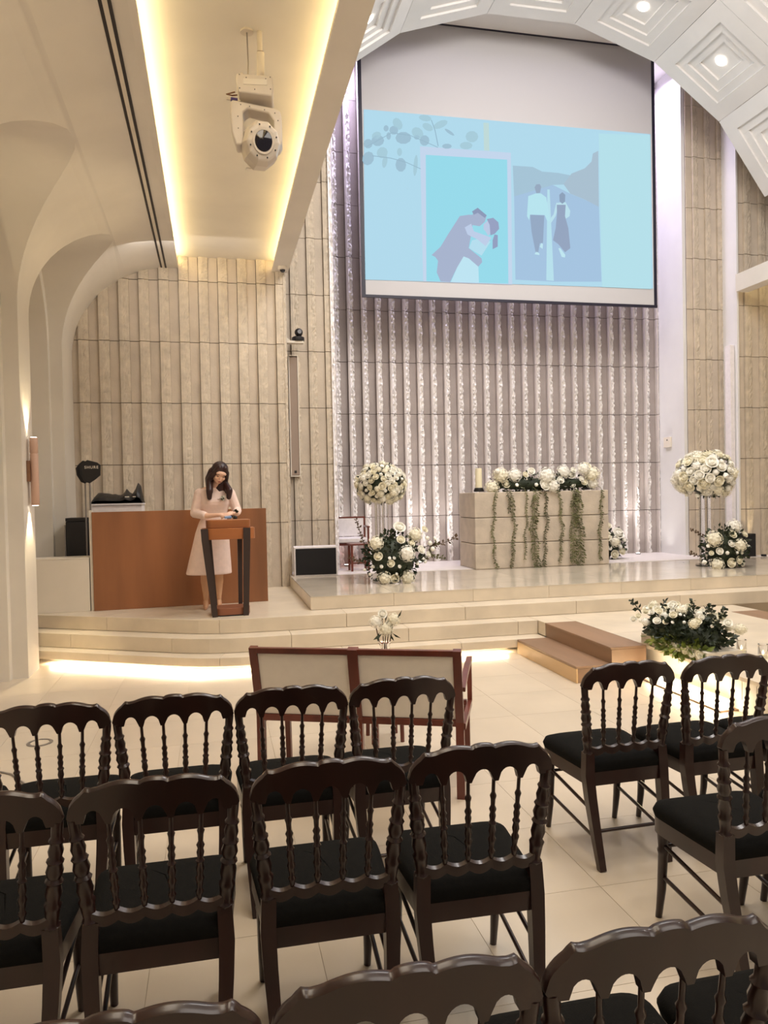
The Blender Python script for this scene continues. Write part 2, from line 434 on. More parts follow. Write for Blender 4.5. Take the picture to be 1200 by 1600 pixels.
for a in range(-63, 63, 18):
    p, q = vnode(a), vnode(a+18); n = Vector((q.z-p.z, 0, -(q.x-p.x))).normalized()
    if n.dot(Vector((VX, 0, VZ))-p) > 0: n = -n
    p0, q0 = p+n*.13, q+n*.13; p1, q1 = p+n*.2, q+n*.2
    prism(shell, [(p0.x, p0.z), (q0.x, q0.z), (q1.x, q1.z), (p1.x, p1.z)], -3.0, Y1-.004, 'y')
vault = setp(obj('ceiling', shell, MT['tile_joint']), kind='structure')
k = 0
for a in range(-63, 63, 18):
    p, q = vnode(a), vnode(a+18); c = (p+q)/2; ang = math.atan2(q.z-p.z, q.x-p.x)
    for j in range(9):
        y = Y1-PY*(j+.5)
        pn = link('ceiling_panel', pm, vault, (c.x, y, c.z), (0, -ang, 0))
        if a+9 != 0:
            d = link('downlight', dm, pn, (0, .02, .09))
        if a+9 in (-36, 36) and j in (0, 2, 4):
            pos = Vector((c.x, y, c.z)); inn = (Vector((VX, y, VZ))-pos).normalized()
            spot('downlight_beam', pos+inn*-.02, pos+inn*2+Vector((0, 0, -2)), 70, WHITE, 95, .8, .06)
# outer walls and roof behind the open galleries
for nm, x0, x1 in (('wall_upper_left', -2.0, -1.9), ('wall_upper_right', 11.1, 11.2)):
    setp(obj(nm, box(B(), x0, x1, -3.0, 10.56, 5.0, 8.6), MT['plaster']), kind='structure')
for nm, x0, x1 in (('ceiling_gallery_left', -2.0, 3.0), ('ceiling_gallery_right', 6.0, 11.2)):
    setp(obj(nm, box(B(), x0, x1, -3.0, 10.09, 8.55, 8.7), MT['plaster']), kind='structure')

# ---- stage: three stone steps that bend to the left, one more up to the altar floor
st = setp(obj('stage_core', prism(B(), [(-2.2, 11.9), (-2.2, 9.2), (-.05, 8.1), (8.6, 8.1), (11.3, 8.1), (11.3, 11.9)], 0, .284, 'z'), MT['marble']), kind='structure')
setp(obj('stage_core', prism(B(), [(-2.2, 11.9), (-2.2, 9.5), (-.05, 8.3), (11.3, 8.3), (11.3, 11.9)], .284, .43, 'z'), MT['marble']), kind='structure')
setp(obj('stage_recess', prism(B(), [(-2.2, 9.2), (-2.2, 8.83), (-.1, 7.62), (3.0, 7.62), (3.0, 8.1), (-.05, 8.1)], 0, .06, 'z'), MT['marble']), kind='structure')
def curve_corner(left, c, right, r=.35, n=6):
    """polyline left - rounded corner - right"""
    L, Cc, R = Vector(left), Vector(c), Vector(right)
    a = Cc+(L-Cc).normalized()*r; b = Cc+(R-Cc).normalized()*r
    pts = [L]
    for i in range(n+1):
        t = i/n; pts.append(a.lerp(Cc, t).lerp(Cc.lerp(b, t), t))
    pts.append(R); return pts
def step_course(name, left, c, right, z0, z1, depth, piece, mat, off=0.0):
    root = setp(empty(name, (0, 0, 0)), kind='structure')
    pts = curve_corner(left, c, right)
    seg = [0]
    for a, b in zip(pts, pts[1:]): seg.append(seg[-1]+(b-a).length)
    tot = seg[-1]
    def at(s):
        s = max(0, min(tot-1e-6, s))
        for i in range(len(seg)-1):
            if s <= seg[i+1]:
                t = (s-seg[i])/(seg[i+1]-seg[i]); d = (pts[i+1]-pts[i]).normalized()
                return pts[i].lerp(pts[i+1], t), d
    s = -off
    while s < tot:
        a, b = max(0, s), min(tot, s+piece-.003)
        s += piece
        if b-a < .05: continue
        m = 6 if a < (left and (Vector(c)-Vector(left)).length)+.5 else 1
        fr, bk = [], []
        for k in range(m+1):
            p, d = at(a+(b-a)*k/m); n = Vector((-d.y, d.x)); fr.append(p); bk.append(p+n*depth)
        bm = prism(B(), [(p.x, p.y) for p in fr]+[(p.x, p.y) for p in reversed(bk)], z0, z1, 'z')
        o = obj('step_stone', bm, mat, root); bevelmod(o, .004, 2)
    return root
step_course('step_1', (-2.1, 8.52), (-.1, 7.36), (3.33, 7.36), .062, .145, .6, 1.2, MT['marble'])
setp(obj('step_fill', prism(B(), [(-2.2, 9.2), (-2.2, 8.83), (-.1, 7.7), (3.3, 7.7), (3.3, 8.1), (-.05, 8.1)], .06, .14, 'z'), MT['marble']), kind='structure')
step_course('step_2', (-2.1, 8.73), (-.1, 7.58), (3.33, 7.58), .147, .29, .5, 1.2, MT['marble'], .5)
step_course('step_3', (-2.1, 9.0), (-.05, 7.84), (11.2, 7.84), .292, .435, .7, 1.3, MT['marble'], .2)
# podium paving at z .435
pod = setp(empty('podium_floor', (0, 0, 0)), kind='structure')
for i in range(5):
    for j in range(4):
        x0 = -2.1+i*.64; y0 = 8.36+j*.64
        bm = B(); x1 = min(x0+.637, .985); y1 = min(y0+.637, 10.56)
        ylim = 9.0-.58*(x0+2.1)+.62
        if y0 < ylim-.62: y0b = max(y0, ylim-.02)
        else: y0b = y0
        if x1 <= x0 or y1-y0b < .06: continue
        obj('paving_slab', box(bm, x0, x1, y0b, y1, .40, .4345), MT['marble'], pod)
setp(obj('podium_bed', prism(B(), [(-2.2, 10.6), (-2.2, 9.5), (-.05, 8.3), (1.0, 8.3), (1.0, 10.6)], .42, .4325, 'z'), MT['marble']), kind='structure')
# altar floor z .58: polished slabs with stone risers
al = setp(obj('altar_floor', box(B(), 1.02, 11.2, 8.24, 11.85, .43, .57), MT['marble']), kind='structure')
for i in range(11):
    x0 = .98+i*.92; x1 = x0+.917
    obj('riser_stone', box(B(), x0, x1, 8.18, 8.24, .438, .575), MT['marble'], al)
    for j in range(2):
        y0 = 8.178+j*1.06; obj('polished_slab', box(B(), x0, x1, y0, y0+1.057, .572, .58), MT['marble_gloss'], al)
obj('riser_stone', box(B(), .98, 1.04, 8.24, 10.52, .438, .575), MT['marble'], al)
setp(obj('trim_3', box(B(), .985, 8.2, 10.30, 11.84, .569, .5835), MT['strip']), kind='structure')
setp(obj('trim_4', box(B(), 8.2, 11.2, 10.30, 10.55, .569, .5825), MT['strip']), kind='structure')

# ---- raised runway down the hall with wooden steps up to it
rw = setp(obj('runway_floor', box(B(), 3.76, 5.46, -3.0, 7.86, 0, .262), MT['white']), kind='structure')
for j in range(9):
    y0 = -3.0+j*1.205
    obj('runway_slab', box(B(), 3.68, 5.54, y0, y0+1.202, .262, .29), MT['marble'], rw)
obj('runway_slab', box(B(), 3.335, 5.9, 7.40, 7.86, .15, .289), MT['marble'], rw)
for j in range(16):
    y0 = 4.95+j*.155-2.4
    obj('side_panel', box(B(), 3.735, 3.76, y0, y0+.148, .1, .262), MT['white'], rw)
setp(obj('runway_light_box', box(B(), 3.63, 3.70, 4.96, 6.0, .012, .085), MT['whiteglow']), kind='structure')
setp(obj('trim_5', box(B(), 3.60, 3.76, 4.94, 6.02, 0, .012), MT['stepwood']), kind='structure')
area('runway_strip', (3.60, 5.4, .06), (0, math.radians(-90), 0), (.05, 1.0), 5, (1, .86, .62))
def wood_steps(name, m, label):
    r = empty(name, (0, 0, 0), label=label, cat='steps')
    X = (lambda x: x) if m == 0 else (lambda x: 2*m-x)
    def bx(n, x0, x1, y0, y1, z0, z1, mat):
        a, b = sorted((X(x0), X(x1))); bevelmod(obj(n, box(B(), a, b, y0, y1, z0, z1), mat, r), .003)
    bx('lower_tread', 3.0, 3.34, 6.04, 7.35, .125, .146, MT['stepwood'])
    bx('lower_riser', 3.0, 3.018, 6.04, 7.35, .0, .124, MT['steplight'])
    bx('lower_body', 3.02, 3.34, 6.045, 7.35, .0, .124, MT['stepwood'])
    bx('upper_tread', 3.33, 3.675, 6.04, 7.395, .27, .291, MT['stepwood'])
    bx('upper_body', 3.34, 3.675, 6.045, 7.395, .0, .269, MT['stepwood'])
    return r
wood_steps('wooden_steps', 0, 'two-tread brown wooden steps up to the runway, left of the flower planter')
wood_steps('wooden_steps', 4.61, 'brown wooden steps on the far right side of the runway')

# ================================================================ OBJECTS
def copy_tree(o, parent=None):
    c = o.copy(); COL.objects.link(c)
    if parent: c.parent = parent
    for ch in list(o.children): copy_tree(ch, c)
    return c

# ---------------------------------------------------------------- spindle-back chairs
CW = .228                                     # half width of the crest rail
def crest_top(x):
    u = abs(x)/CW
    if u > .74:                              # shoulder falling to the post
        t = (u-.74)/.26; z = .884-.052*(1-math.sqrt(max(0, 1-t*t))) - .018*t
        if u < .83: z += .007*math.sin((u-.74)/.09*PI)
        return z
    if u > .15:                              # long outer scallop
        t = (u-.15)/.59; return .896-.012*t*t+.008*math.sin(min(1, t*1.2)*PI)
    return .896+.009*math.sqrt(max(0, 1-(u/.15)**2))
SPX = [-.123, -.041, .041, .123]
def crest_bot(x):
    P_ = [-.196]+SPX+[.196]
    if abs(x) > .184: return .790+(.02*((abs(x)-.21)/.02)**2 if abs(x) > .21 else 0)
    for a, b in zip(P_, P_[1:]):
        if a <= x <= b:
            c = (a+b)/2; w = (b-a)/2-.011
            t = (x-c)/w
            return .785 if abs(t) >= 1 else .790+.036*math.sqrt(1-t*t)
    return .785
def lean(z): return -.055*(z-.45)/.45+.058    # the back leans towards the camera
def make_chair():
    root = empty('dining_chair')
    wood = MT['chair']
    # crest rail
    bm = B(); xs = [-CW+2*CW*i/64 for i in range(65)]; g = []
    for x in xs:
        zt, zb = crest_top(x), crest_bot(x)
        if zt < zb+.006: zt = zb+.006
        cv = .012*(x/CW)**2-.012
        g.append([bm.verts.new(v) for v in ((x, lean(zb)-.012+cv, zb), (x, lean(zt)-.012+cv, zt-.007), (x, lean(zt)-.004+cv, zt), (x, lean(zt)+.006+cv, zt), (x, lean(zt)+.012+cv, zt-.007), (x, lean(zb)+.012+cv, zb))])
    for a, b in zip(g, g[1:]):
        for j in range(6): bm.faces.new((a[j], a[(j+1) % 6], b[(j+1) % 6], b[j]))
    bm.faces.new(g[0]); bm.faces.new(g[-1][::-1])
    obj('crest_rail', bm, wood, root, True)
    # lower rail with five hanging scallops
    bm = B(); g = []
    for i in range(51):
        x = -.178+.356*i/50; t = ((x+.178)/.0712) % 1
        zb = .500-.014*math.sin(t*PI); zt = .530-.012*math.sin(t*PI)
        g.append([bm.verts.new(v) for v in ((x, .034, zb), (x, .030, zt), (x, .046, zt+.004), (x, .050, zb+.006))])
    for a, b in zip(g, g[1:]):
        for j in range(4): bm.faces.new((a[j], a[(j+1) % 4], b[(j+1) % 4], b[j]))
    bm.faces.new(g[0]); bm.faces.new(g[-1][::-1])
    obj('lower_rail', bm, wood, root, True)
    # turned back posts and spindles
    pp = [(0, .020), (.05, .020), (.07, .024), (.10, .017), (.22, .021), (.26, .024), (.29, .017), (.36, .023), (.44, .019), (.47, .025), (.50, .018), (.56, .024), (.62, .019), (.65, .024), (.68, .017), (.74, .021), (.80, .016), (.83, .021), (.86, .015), (.93, .016), (1, .016)]
    sp = [(0, .006), (.08, .009), (.11, .012), (.14, .007), (.22, .010), (.26, .013), (.30, .008), (.36, .012), (.42, .009), (.45, .013), (.48, .008), (.54, .011), (.58, .008), (.62, .012), (.66, .007), (.74, .008), (.78, .011), (.82, .006), (.92, .006), (1, .006)]
    for s in (-1, 1):
        obj('back_post', turned(B(), (s*.180, .052, .48), (s*.212, lean(.80), .80), pp, 10), wood, root, True)
    for x in SPX:
        obj('spindle', turned(B(), (x*.90, .040, .522), (x, lean(.78)-.004, .79), sp, 8), wood, root, True)
    # legs
    for s in (-1, 1):
        obj('leg', tube(B(), [(s*.180, .052, .50), (s*.184, .050, .40), (s*.180, .036, .30), (s*.170, .008, .14), (s*.162, -.022, 0)], [1, 1.06, 1, .86, .72], flat=(.021, .021)), wood, root, True)
        lg = [(0, .013), (.10, .014), (.30, .017), (.62, .019), (.66, .023), (.69, .018), (.80, .021), (.84, .024), (.88, .019), (1, .021)]
        obj('leg', tube(B(), [Vector((s*.182, .425, .42)).lerp(Vector((s*.182, .455+.0, 0)), 1-t)+Vector((0, -.018*math.sin(t*PI), 0)) for t, _ in lg], [r for _, r in lg], 8), wood, root, True)
    # seat: wooden frame and domed cushion, wider at the front
    def outline(k=0, n=6):
        P_ = [(-.188+k, .035+k), (.188-k, .035+k), (.222-k, .46-k), (-.222+k, .46-k)]; out = []
        rr = [.02, .02, .075, .075]
        for i, p in enumerate(P_):
            p = Vector(p); a = Vector(P_[i-1]); b = Vector(P_[(i+1) % 4]); r = rr[i]
            A = p+(a-p).normalized()*r; Bq = p+(b-p).normalized()*r
            for j in range(n+1):
                t = j/n; out.append(A.lerp(p, t).lerp(p.lerp(Bq, t), t))
        return out
    o = outline(); obj('seat_frame', prism(B(), [tuple(p) for p in o], .352, .412, 'z'), wood, root, True)
    bm = B(); rings = []
    for k, z in ((.000, .412), (-.005, .432), (.004, .456), (.035, .470), (.09, .477), (.15, .479)):
        rings.append([bm.verts.new((p.x, p.y, z)) for p in outline(k)])
    for a, b in zip(rings, rings[1:]):
        for j in range(len(a)): bm.faces.new((a[j], a[(j+1) % len(a)], b[(j+1) % len(a)], b[j]))
    bm.faces.new(rings[-1]); bm.faces.new(rings[0][::-1])
    obj('cushion', bm, MT['cushion'], root, True)
    # stretchers
    def st(p0, p1, r=.008): obj('stretcher', tube(B(), [p0, p1], r, 8), wood, root, True)
    for s in (-1, 1):
        st((s*.176, .026, .245), (s*.182, .430, .300)); st((s*.168, .004, .125), (s*.182, .438, .175))
    pr = [(0, .008), (.3, .008), (.34, .013), (.38, .010), (.44, .017), (.5, .019), (.56, .017), (.62, .010), (.66, .013), (.7, .008), (1, .008)]
    obj('stretcher', turned(B(), (-.182, .432, .285), (.182, .432, .285), pr), wood, root, True)
    st((-.171, .012, .16), (.171, .012, .16))
    return root
chair0 = make_chair()
# x, y of the back line, turn, label, group
CH = [
 (-1.10, 3.06, 0, 'dark front-row chair mostly cut off by the left edge of the photo', 'L'),
 (-.637, 3.055, 0, 'dark spindle-back chair, leftmost whole one in the front row, before the floor disc', 'L'),
 (-.177, 3.055, 0, 'dark spindle-back chair, second in the front left row, left of the cream bench', 'L'),
 (.281, 3.05, 0, 'dark spindle-back chair overlapping the left half of the cream bench', 'L'),
 (.741, 3.06, 0, 'dark spindle-back chair overlapping the right half of the cream bench', 'L'),
 (1.766, 3.04, 1.5, 'dark spindle-back chair right of the aisle, nearest the wooden steps', 'R'),
 (2.25, 3.03, 1, 'dark spindle-back chair in front of the white flower planter', 'R'),
 (2.715, 3.03, 0, 'dark chair at the right photo edge, next to the candle cups', 'R'),
 (-.646, 2.16, 0, 'dark chair of the second row, cut by the left edge of the photo', 'L'),
 (-.182, 2.16, 0, 'dark spindle-back chair of the second row with the widest visible crest, lower left', 'L'),
 (.303, 2.165, 0, 'dark spindle-back chair in the centre of the second row', 'L'),
 (.768, 2.175, -1, 'dark spindle-back chair at the aisle end of the second row', 'L'),
 (1.822, 2.18, 0, 'dark chair of the second row right of the aisle, beside the bare floor', 'R'),
 (2.29, 2.18, 0, 'dark chair of the second row, outermost at the right photo edge', 'R'),
 (-.172, 1.178, 0, 'nearest dark chair at lower left, only its crest rail showing', 'L'),
 (.290, 1.180, 0, 'nearest dark chair at the bottom centre, crest rail and two arches showing', 'L'),
 (.752, 1.185, 0, 'nearest dark chair at lower right, large crest rail and seat showing', 'L'),
 (1.214, 1.185, 0, 'nearest dark chair in the bottom right corner, only a post showing', 'L'),
]
for i, (x, y, tz, lb, g) in enumerate(CH):
    c = chair0 if i == 0 else copy_tree(chair0)
    c.location = (x, y, 0); c.rotation_euler = (0, 0, math.radians(tz))
    setp(c, lb, 'chair', 'dark spindle-back chairs left of the aisle' if g == 'L' else 'dark spindle-back chairs right of the aisle')

# ---------------------------------------------------------------- flowers
def rose_mesh(name, seed, mat):
    rn = random.Random(seed); bm = B()
    ball(bm, (0, 0, 0), .62, 1)
    for ring, (n, r, h, tilt) in enumerate(((4, .30, .55, .15), (6, .55, .45, .5), (8, .80, .15, .95))):
        for k in range(n):
            a = 2*PI*(k+.5*ring+rn.random()*.2)/n; w = 2.0*PI/n*.75
            P_ = []
            for i, s in enumerate((-1, -.5, 0, .5, 1)):
                aa = a+s*w/1.2
                P_.append([Vector((math.cos(aa)*r*q, math.sin(aa)*r*q, z)) for q, z in ((.55, -.35), (1.0, h*.35+.05), (1.0+.25*tilt, h+.10*(1-abs(s))))])
            vs = [[bm.verts.new(p) for p in row] for row in P_]
            for u, v in zip(vs, vs[1:]):
                for j in range(2): bm.faces.new((u[j], u[j+1], v[j+1], v[j]))
    return mesh_from_bm(name, bm, mat, False)
def hydra_mesh(name, seed, mat, n=46):
    rn = random.Random(seed); bm = B(); ball(bm, (0, 0, 0), .78, 2)
    for k in range(n):
        z = 1-2*(k+.5)/n; r = math.sqrt(1-z*z); a = k*2.39996
        d = Vector((r*math.cos(a), r*math.sin(a), z)); u, v = frame_of(d); c = d*(.88+rn.random()*.14)
        f = .20+rn.random()*.05; t = rn.random()*PI
        cv = bm.verts.new(c*.97)
        for q in range(4):
            b = t+q*PI/2
            p = [c+(u*math.cos(b+s)*rr+v*math.sin(b+s)*rr)+d*.03 for s, rr in ((-.55, f*.8), (0, f), (.55, f*.8))]
            vs = [bm.verts.new(x) for x in p]; bm.faces.new((cv, vs[0], vs[1])); bm.faces.new((cv, vs[1], vs[2]))
    return mesh_from_bm(name, bm, mat, False)
def bud_mesh(name, seed, mat):
    bm = B(); ball(bm, (0, 0, 0), .8, 1)
    rn = random.Random(seed)
    for v in bm.verts: v.co *= .85+rn.random()*.35
    return mesh_from_bm(name, bm, mat, True)
ROSE = [rose_mesh('rose', s, MT['petal'] if s % 2 else MT['petal_c']) for s in range(4)]
HYD = [hydra_mesh('hydrangea', s, MT['petal'] if s % 2 else MT['petal_c']) for s in range(3)]
BUD = [bud_mesh('carnation', s, MT['petal']) for s in range(3)]
def bloom(parent, kind, p, r, d=(0, -1, .3), rn=random):
    lst = {'rose': ROSE, 'hydrangea': HYD, 'carnation': BUD}[kind]
    q = Vector(d).to_track_quat('Z', 'Y').to_euler()
    o = link(kind, rn.choice(lst), parent, p, q, (r, r, r*rn.uniform(.8, 1)))
    return o
def leaves_bm(bm, pts, size, rn, dirs=None, narrow=.36):
    for i, p in enumerate(pts):
        d = Vector(dirs[i]) if dirs else Vector((rn.uniform(-1, 1), rn.uniform(-1, .6), rn.uniform(-.6, 1)))
        if d.length < .01: d = Vector((0, 0, 1))
        d.normalize(); u, v = frame_of(d); w = (u*math.cos(rn.random()*6)+v*math.sin(rn.random()*6)).normalized(); nrm = d.cross(w)
        s = size*rn.uniform(.6, 1.2); p = Vector(p)
        a = bm.verts.new(p); b = bm.verts.new(p+d*s*.5+w*s*narrow+nrm*s*.06); c = bm.verts.new(p+d*s); e = bm.verts.new(p+d*s*.5-w*s*narrow+nrm*s*.06)
        m = bm.verts.new(p+d*s*.5-nrm*s*.04)
        bm.faces.new((a, b, m)); bm.faces.new((b, c, m)); bm.faces.new((c, e, m)); bm.faces.new((e, a, m))
    return bm
def foliage(parent, c, rad, n, size, mat, rn, name='foliage', dome=False):
    pts, dirs = [], []
    for _ in range(n):
        z = rn.uniform(-1, 1) if not dome else rn.uniform(-.1, 1); a = rn.random()*2*PI; r = math.sqrt(1-z*z); q = rn.uniform(.45, .95)
        d = Vector((r*math.cos(a), r*math.sin(a), z))
        pts.append(Vector(c)+Vector((d.x*rad[0]*q, d.y*rad[1]*q, d.z*rad[2]*q))); dirs.append(d+Vector((rn.uniform(-.6, .6), rn.uniform(-.6, .6), rn.uniform(-.6, .6))))
    o = obj(name, leaves_bm(B(), pts, size, rn, dirs), mat, parent); setp(o, kind='stuff'); return o
def sprig(parent, p0, d, L, n, size, mat, rn, name='sprig', droop=0.0, wd=.004):
    bm = B(); p = Vector(p0); d = Vector(d).normalized(); pts = [p.copy()]; P_, D_ = [], []
    for k in range(n):
        d = (d+Vector((rn.uniform(-.12, .12), rn.uniform(-.12, .12), rn.uniform(-.12, .12)-droop))).normalized()
        p = p+d*L/n; pts.append(p.copy()); u, v = frame_of(d)
        for s in (-1, 1):
            P_.append(p.copy()); D_.append(d*.6+(u*math.cos(k*1.3)+v*math.sin(k*1.3))*s)
    tube(bm, pts, wd, 4); leaves_bm(bm, P_, size, rn, D_)
    return setp(obj(name, bm, mat, parent), kind='stuff')

def flower_ball(x, y, z, R, label_top, big, seed):
    """tall arrangement: globe of white flowers on a cluster of clear tubes"""
    rn = random.Random(seed)
    t = empty('flower_globe', (x, y, .58), label=label_top, cat='flower arrangement', group='tall white flower globes beside the altar')
    zc = z-.58
    bm = B(); lathe(bm, [(.13, 0), (.13, .02)], n=24); obj('stand_base', bm, MT['glass'], t, True)
    for k, (dx, dy, r) in enumerate(((-.06, 0, .028), (.0, -.05, .03), (.06, .0, .028), (.0, .05, .026), (-.035, .04, .02))):
        obj('clear_tube', tube(B(), [(dx, dy, .02), (dx, dy, zc-R*.6)], r, 12), MT['glass'], t, True)
    obj('stand_plate', lathe(B(), [(.16, zc-R*.62), (.16, zc-R*.60)], n=24), MT['glass'], t, True)
    setp(obj('foliage_core', ball(B(), (0, 0, zc), R*.78, 2, (1, 1, .85)), MT['leaf'], t, True), kind='stuff')
    foliage(t, (0, 0, zc), (R*.98, R*.98, R*.86), 420, .05, MT['leaf'], rn)
    n = 190 if not big else 110
    for k in range(n):
        zz = 1-2*(k+.5)/n; r = math.sqrt(1-zz*zz); a = k*2.39996
        d = Vector((r*math.cos(a), r*math.sin(a), zz))
        if d.y > .55 or d.z < -.86: continue
        if rn.random() < .10: continue
        q = rn.uniform(.86, .98)
        kind = 'rose' if rn.random() < .55 else ('carnation' if rn.random() < .5 else 'hydrangea')
        s = R*(.14 if kind != 'carnation' else .10)*(1.35 if big else 1)*rn.uniform(.85, 1.2)
        bloom(t, kind, (d.x*R*q, d.y*R*q, zc+d.z*R*.86*q), s, d, rn)
    return t
flower_ball(2.05, 9.42, 1.795, .325, 'globe of small white flowers on clear tubes, left of the altar', False, 3)
flower_ball(6.66, 9.42, 1.845, .40, 'large globe of white hydrangeas and roses on clear tubes, right of the altar', True, 4)

def ground_cluster(name, x, y, z, label, blooms, rad, seed, fol=500, dark=True, group=None, sprigs=()):
    rn = random.Random(seed)
    t = empty(name, (x, y, z), label=label, cat='flower arrangement', group=group)
    cx, cy, cz = rad[3] if len(rad) > 3 else (0, 0, rad[2]*.7)
    setp(obj('foliage_core', ball(B(), (cx, cy, cz), 1, 2, (rad[0]*.7, rad[1]*.7, rad[2]*.72)), MT['leaf'], t, True), kind='stuff')
    foliage(t, (cx, cy, cz), rad, fol, .065, MT['leaf'], rn, dome=False)
    for kind, dx, dz, r in blooms:
        u, w = (dx-cx)/rad[0], (dz-cz)/rad[2]
        dy = cy-rad[1]*math.sqrt(max(.05, 1-min(.95, u*u+w*w)))*.85
        bloom(t, kind, (dx, dy, dz), r, (u*.6, -1, .35+w*.5), rn)
    for s in sprigs: sprig(t, *s, rn=rn)
    for c in list(t.children):       # nothing below the ground it stands on
        pass
    return t
def px2m(px, py, x0, y0, s): return ((px-x0)/s, (y0-py)/s)
# clusters read off as offsets in metres from the foot of each arrangement
L_B = []
for kind, px, py, r in (('hydrangea', 583, 850, 12), ('hydrangea', 628, 866, 13), ('rose', 621, 828, 10), ('hydrangea', 645, 840, 12), ('rose', 652, 862, 7), ('hydrangea', 595, 902, 11), ('hydrangea', 630, 903, 12), ('rose', 585, 869, 7), ('rose', 603, 880, 6), ('rose', 620, 846, 7), ('carnation', 577, 884, 4), ('carnation', 589, 884, 4), ('carnation', 616, 885, 4), ('carnation', 601, 872, 3.5), ('carnation', 608, 872, 3.5), ('rose', 636, 852, 6), ('carnation', 567, 889, 3.5), ('carnation', 574, 896, 3.5), ('carnation', 612, 896, 3), ('rose', 660, 832, 6), ('carnation', 645, 882, 4), ('carnation', 655, 876, 4), ('rose', 610, 903, 7), ('rose', 665, 870, 5), ('carnation', 668, 853, 5), ('carnation', 672, 862, 5), ('carnation', 664, 845, 5), ('carnation', 676, 846, 4), ('carnation', 660, 880, 4)):
    L_B.append((kind,)+px2m(px, py, 605, 910, 122)+(r/122,))
ground_cluster('ground_arrangement', 2.07, 9.15, .585, 'low spread of white hydrangeas and dark foliage under the left flower globe', L_B, (.40, .22, .34, (.05, 0, .30)), 5, 700,
    sprigs=[((.45, 0, .42), (1, 0, .25), .45, 12, .06, MT['twig']), ((.45, 0, .30), (1, -.1, .1), .25, 8, .05, MT['vine']), ((-.28, 0, .45), (-.7, 0, .9), .36, 10, .045, MT['twig']), ((-.30, 0, .25), (-1, 0, .2), .2, 7, .05, MT['twig']), ((.4, 0, .25), (.8, 0, .5), .3, 9, .06, MT['vine'])])
R_B = []
for kind, px, py, r in (('hydrangea', 1095, 840, 13), ('hydrangea', 1136, 822, 12), ('hydrangea', 1136, 851, 11), ('rose', 1101, 859, 6), ('rose', 1153, 835, 6), ('hydrangea', 1101, 880, 11), ('rose', 1122, 878, 8), ('rose', 1136, 874, 7), ('rose', 1120, 848, 6), ('rose', 1125, 834, 7), ('carnation', 1162, 854, 3.5), ('carnation', 1140, 863, 3.5), ('rose', 1090, 862, 4), ('carnation', 1083, 876, 5), ('rose', 1147, 880, 6), ('carnation', 1113, 862, 4), ('carnation', 1086, 851, 4), ('carnation', 1131, 862, 3.5)):
    R_B.append((kind,)+px2m(px, py, 1115, 886, 116)+(r/116,))
ground_cluster('ground_arrangement', 6.68, 9.12, .585, 'low spread of white hydrangeas under the right flower globe', R_B, (.36, .2, .32, (.06, 0, .26)), 6, 600,
    sprigs=[((-.22, 0, .40), (-1, 0, .35), .28, 10, .04, MT['twig']), ((-.28, 0, .16), (-1, 0, .15), .2, 8, .04, MT['twig'])])
ground_cluster('wall_arrangement', 6.02, 10.95, .585, 'small cluster of white roses half hidden behind the right end of the altar',
    [('rose', -.10, .36, .09), ('rose', .10, .40, .10), ('hydrangea', .02, .28, .09), ('rose', -.02, .52, .06), ('carnation', .12, .2, .05), ('carnation', -.06, .18, .05), ('rose', .16, .13, .07), ('rose', -.14, .12, .07), ('carnation', .2, .3, .05), ('rose', .03, .08, .07)], (.26, .2, .26, (.03, 0, .24)), 7, 300)

# ---------------------------------------------------------------- altar
alt = empty('altar', (4.59, 10.2, .58), label='block altar of three beige stone courses at the middle of the stage', cat='altar')
random.seed(3)
for k in range(3):
    z0 = k*.365; z1 = z0+.360
    o = obj('stone_course', box(B(), -1.03, 1.03, 0, .70, z0+.002, z1), MT['altar'], alt); bevelmod(o, .012, 2)
for k in range(2): obj('joint', box(B(), -1.01, 1.01, .02, .68, .360+.365*k, .369+.365*k), MT['joint'], alt)
rn = random.Random(21)
af = empty('altar_garland', (4.59, 10.2, 1.675), label='row of white hydrangeas and roses on the altar, vines hanging down its front', cat='flower arrangement')
setp(obj('foliage_core', ball(B(), (.12, .22, .10), 1, 2, (.86, .14, .09)), MT['leaf'], af, True), kind='stuff')
foliage(af, (.12, .22, .10), (.95, .2, .19), 700, .055, MT['leaf'], rn)
for kind, px, py, r in (('hydrangea', 770, 766, 11), ('hydrangea', 784, 748, 12), ('rose', 794, 761, 7), ('hydrangea', 807, 748, 11), ('rose', 820, 762, 7), ('carnation', 805, 763, 4), ('rose', 831, 743, 6), ('rose', 820, 748, 5), ('hydrangea', 853, 750, 13), ('hydrangea', 862, 765, 11), ('rose', 867, 773, 6), ('rose', 848, 764, 9), ('hydrangea', 886, 744, 11), ('rose', 878, 757, 6), ('rose', 888, 761, 7), ('rose', 900, 749, 7), ('rose', 900, 764, 5), ('rose', 908, 756, 5), ('hydrangea', 913, 740, 10), ('hydrangea', 929, 748, 13), ('hydrangea', 932, 762, 10), ('rose', 916, 761, 5), ('carnation', 838, 763, 4), ('carnation', 827, 755, 4), ('carnation', 776, 742, 5), ('rose', 920, 738, 8), ('rose', 901, 742, 5), ('carnation', 794, 745, 4)):
    x, z = (px-846)/103, (770-py)/103
    bloom(af, kind, (x, rn.uniform(-.02, .16), z+.02), r/103, (rn.uniform(-.4, .4), -1, .5), rn)
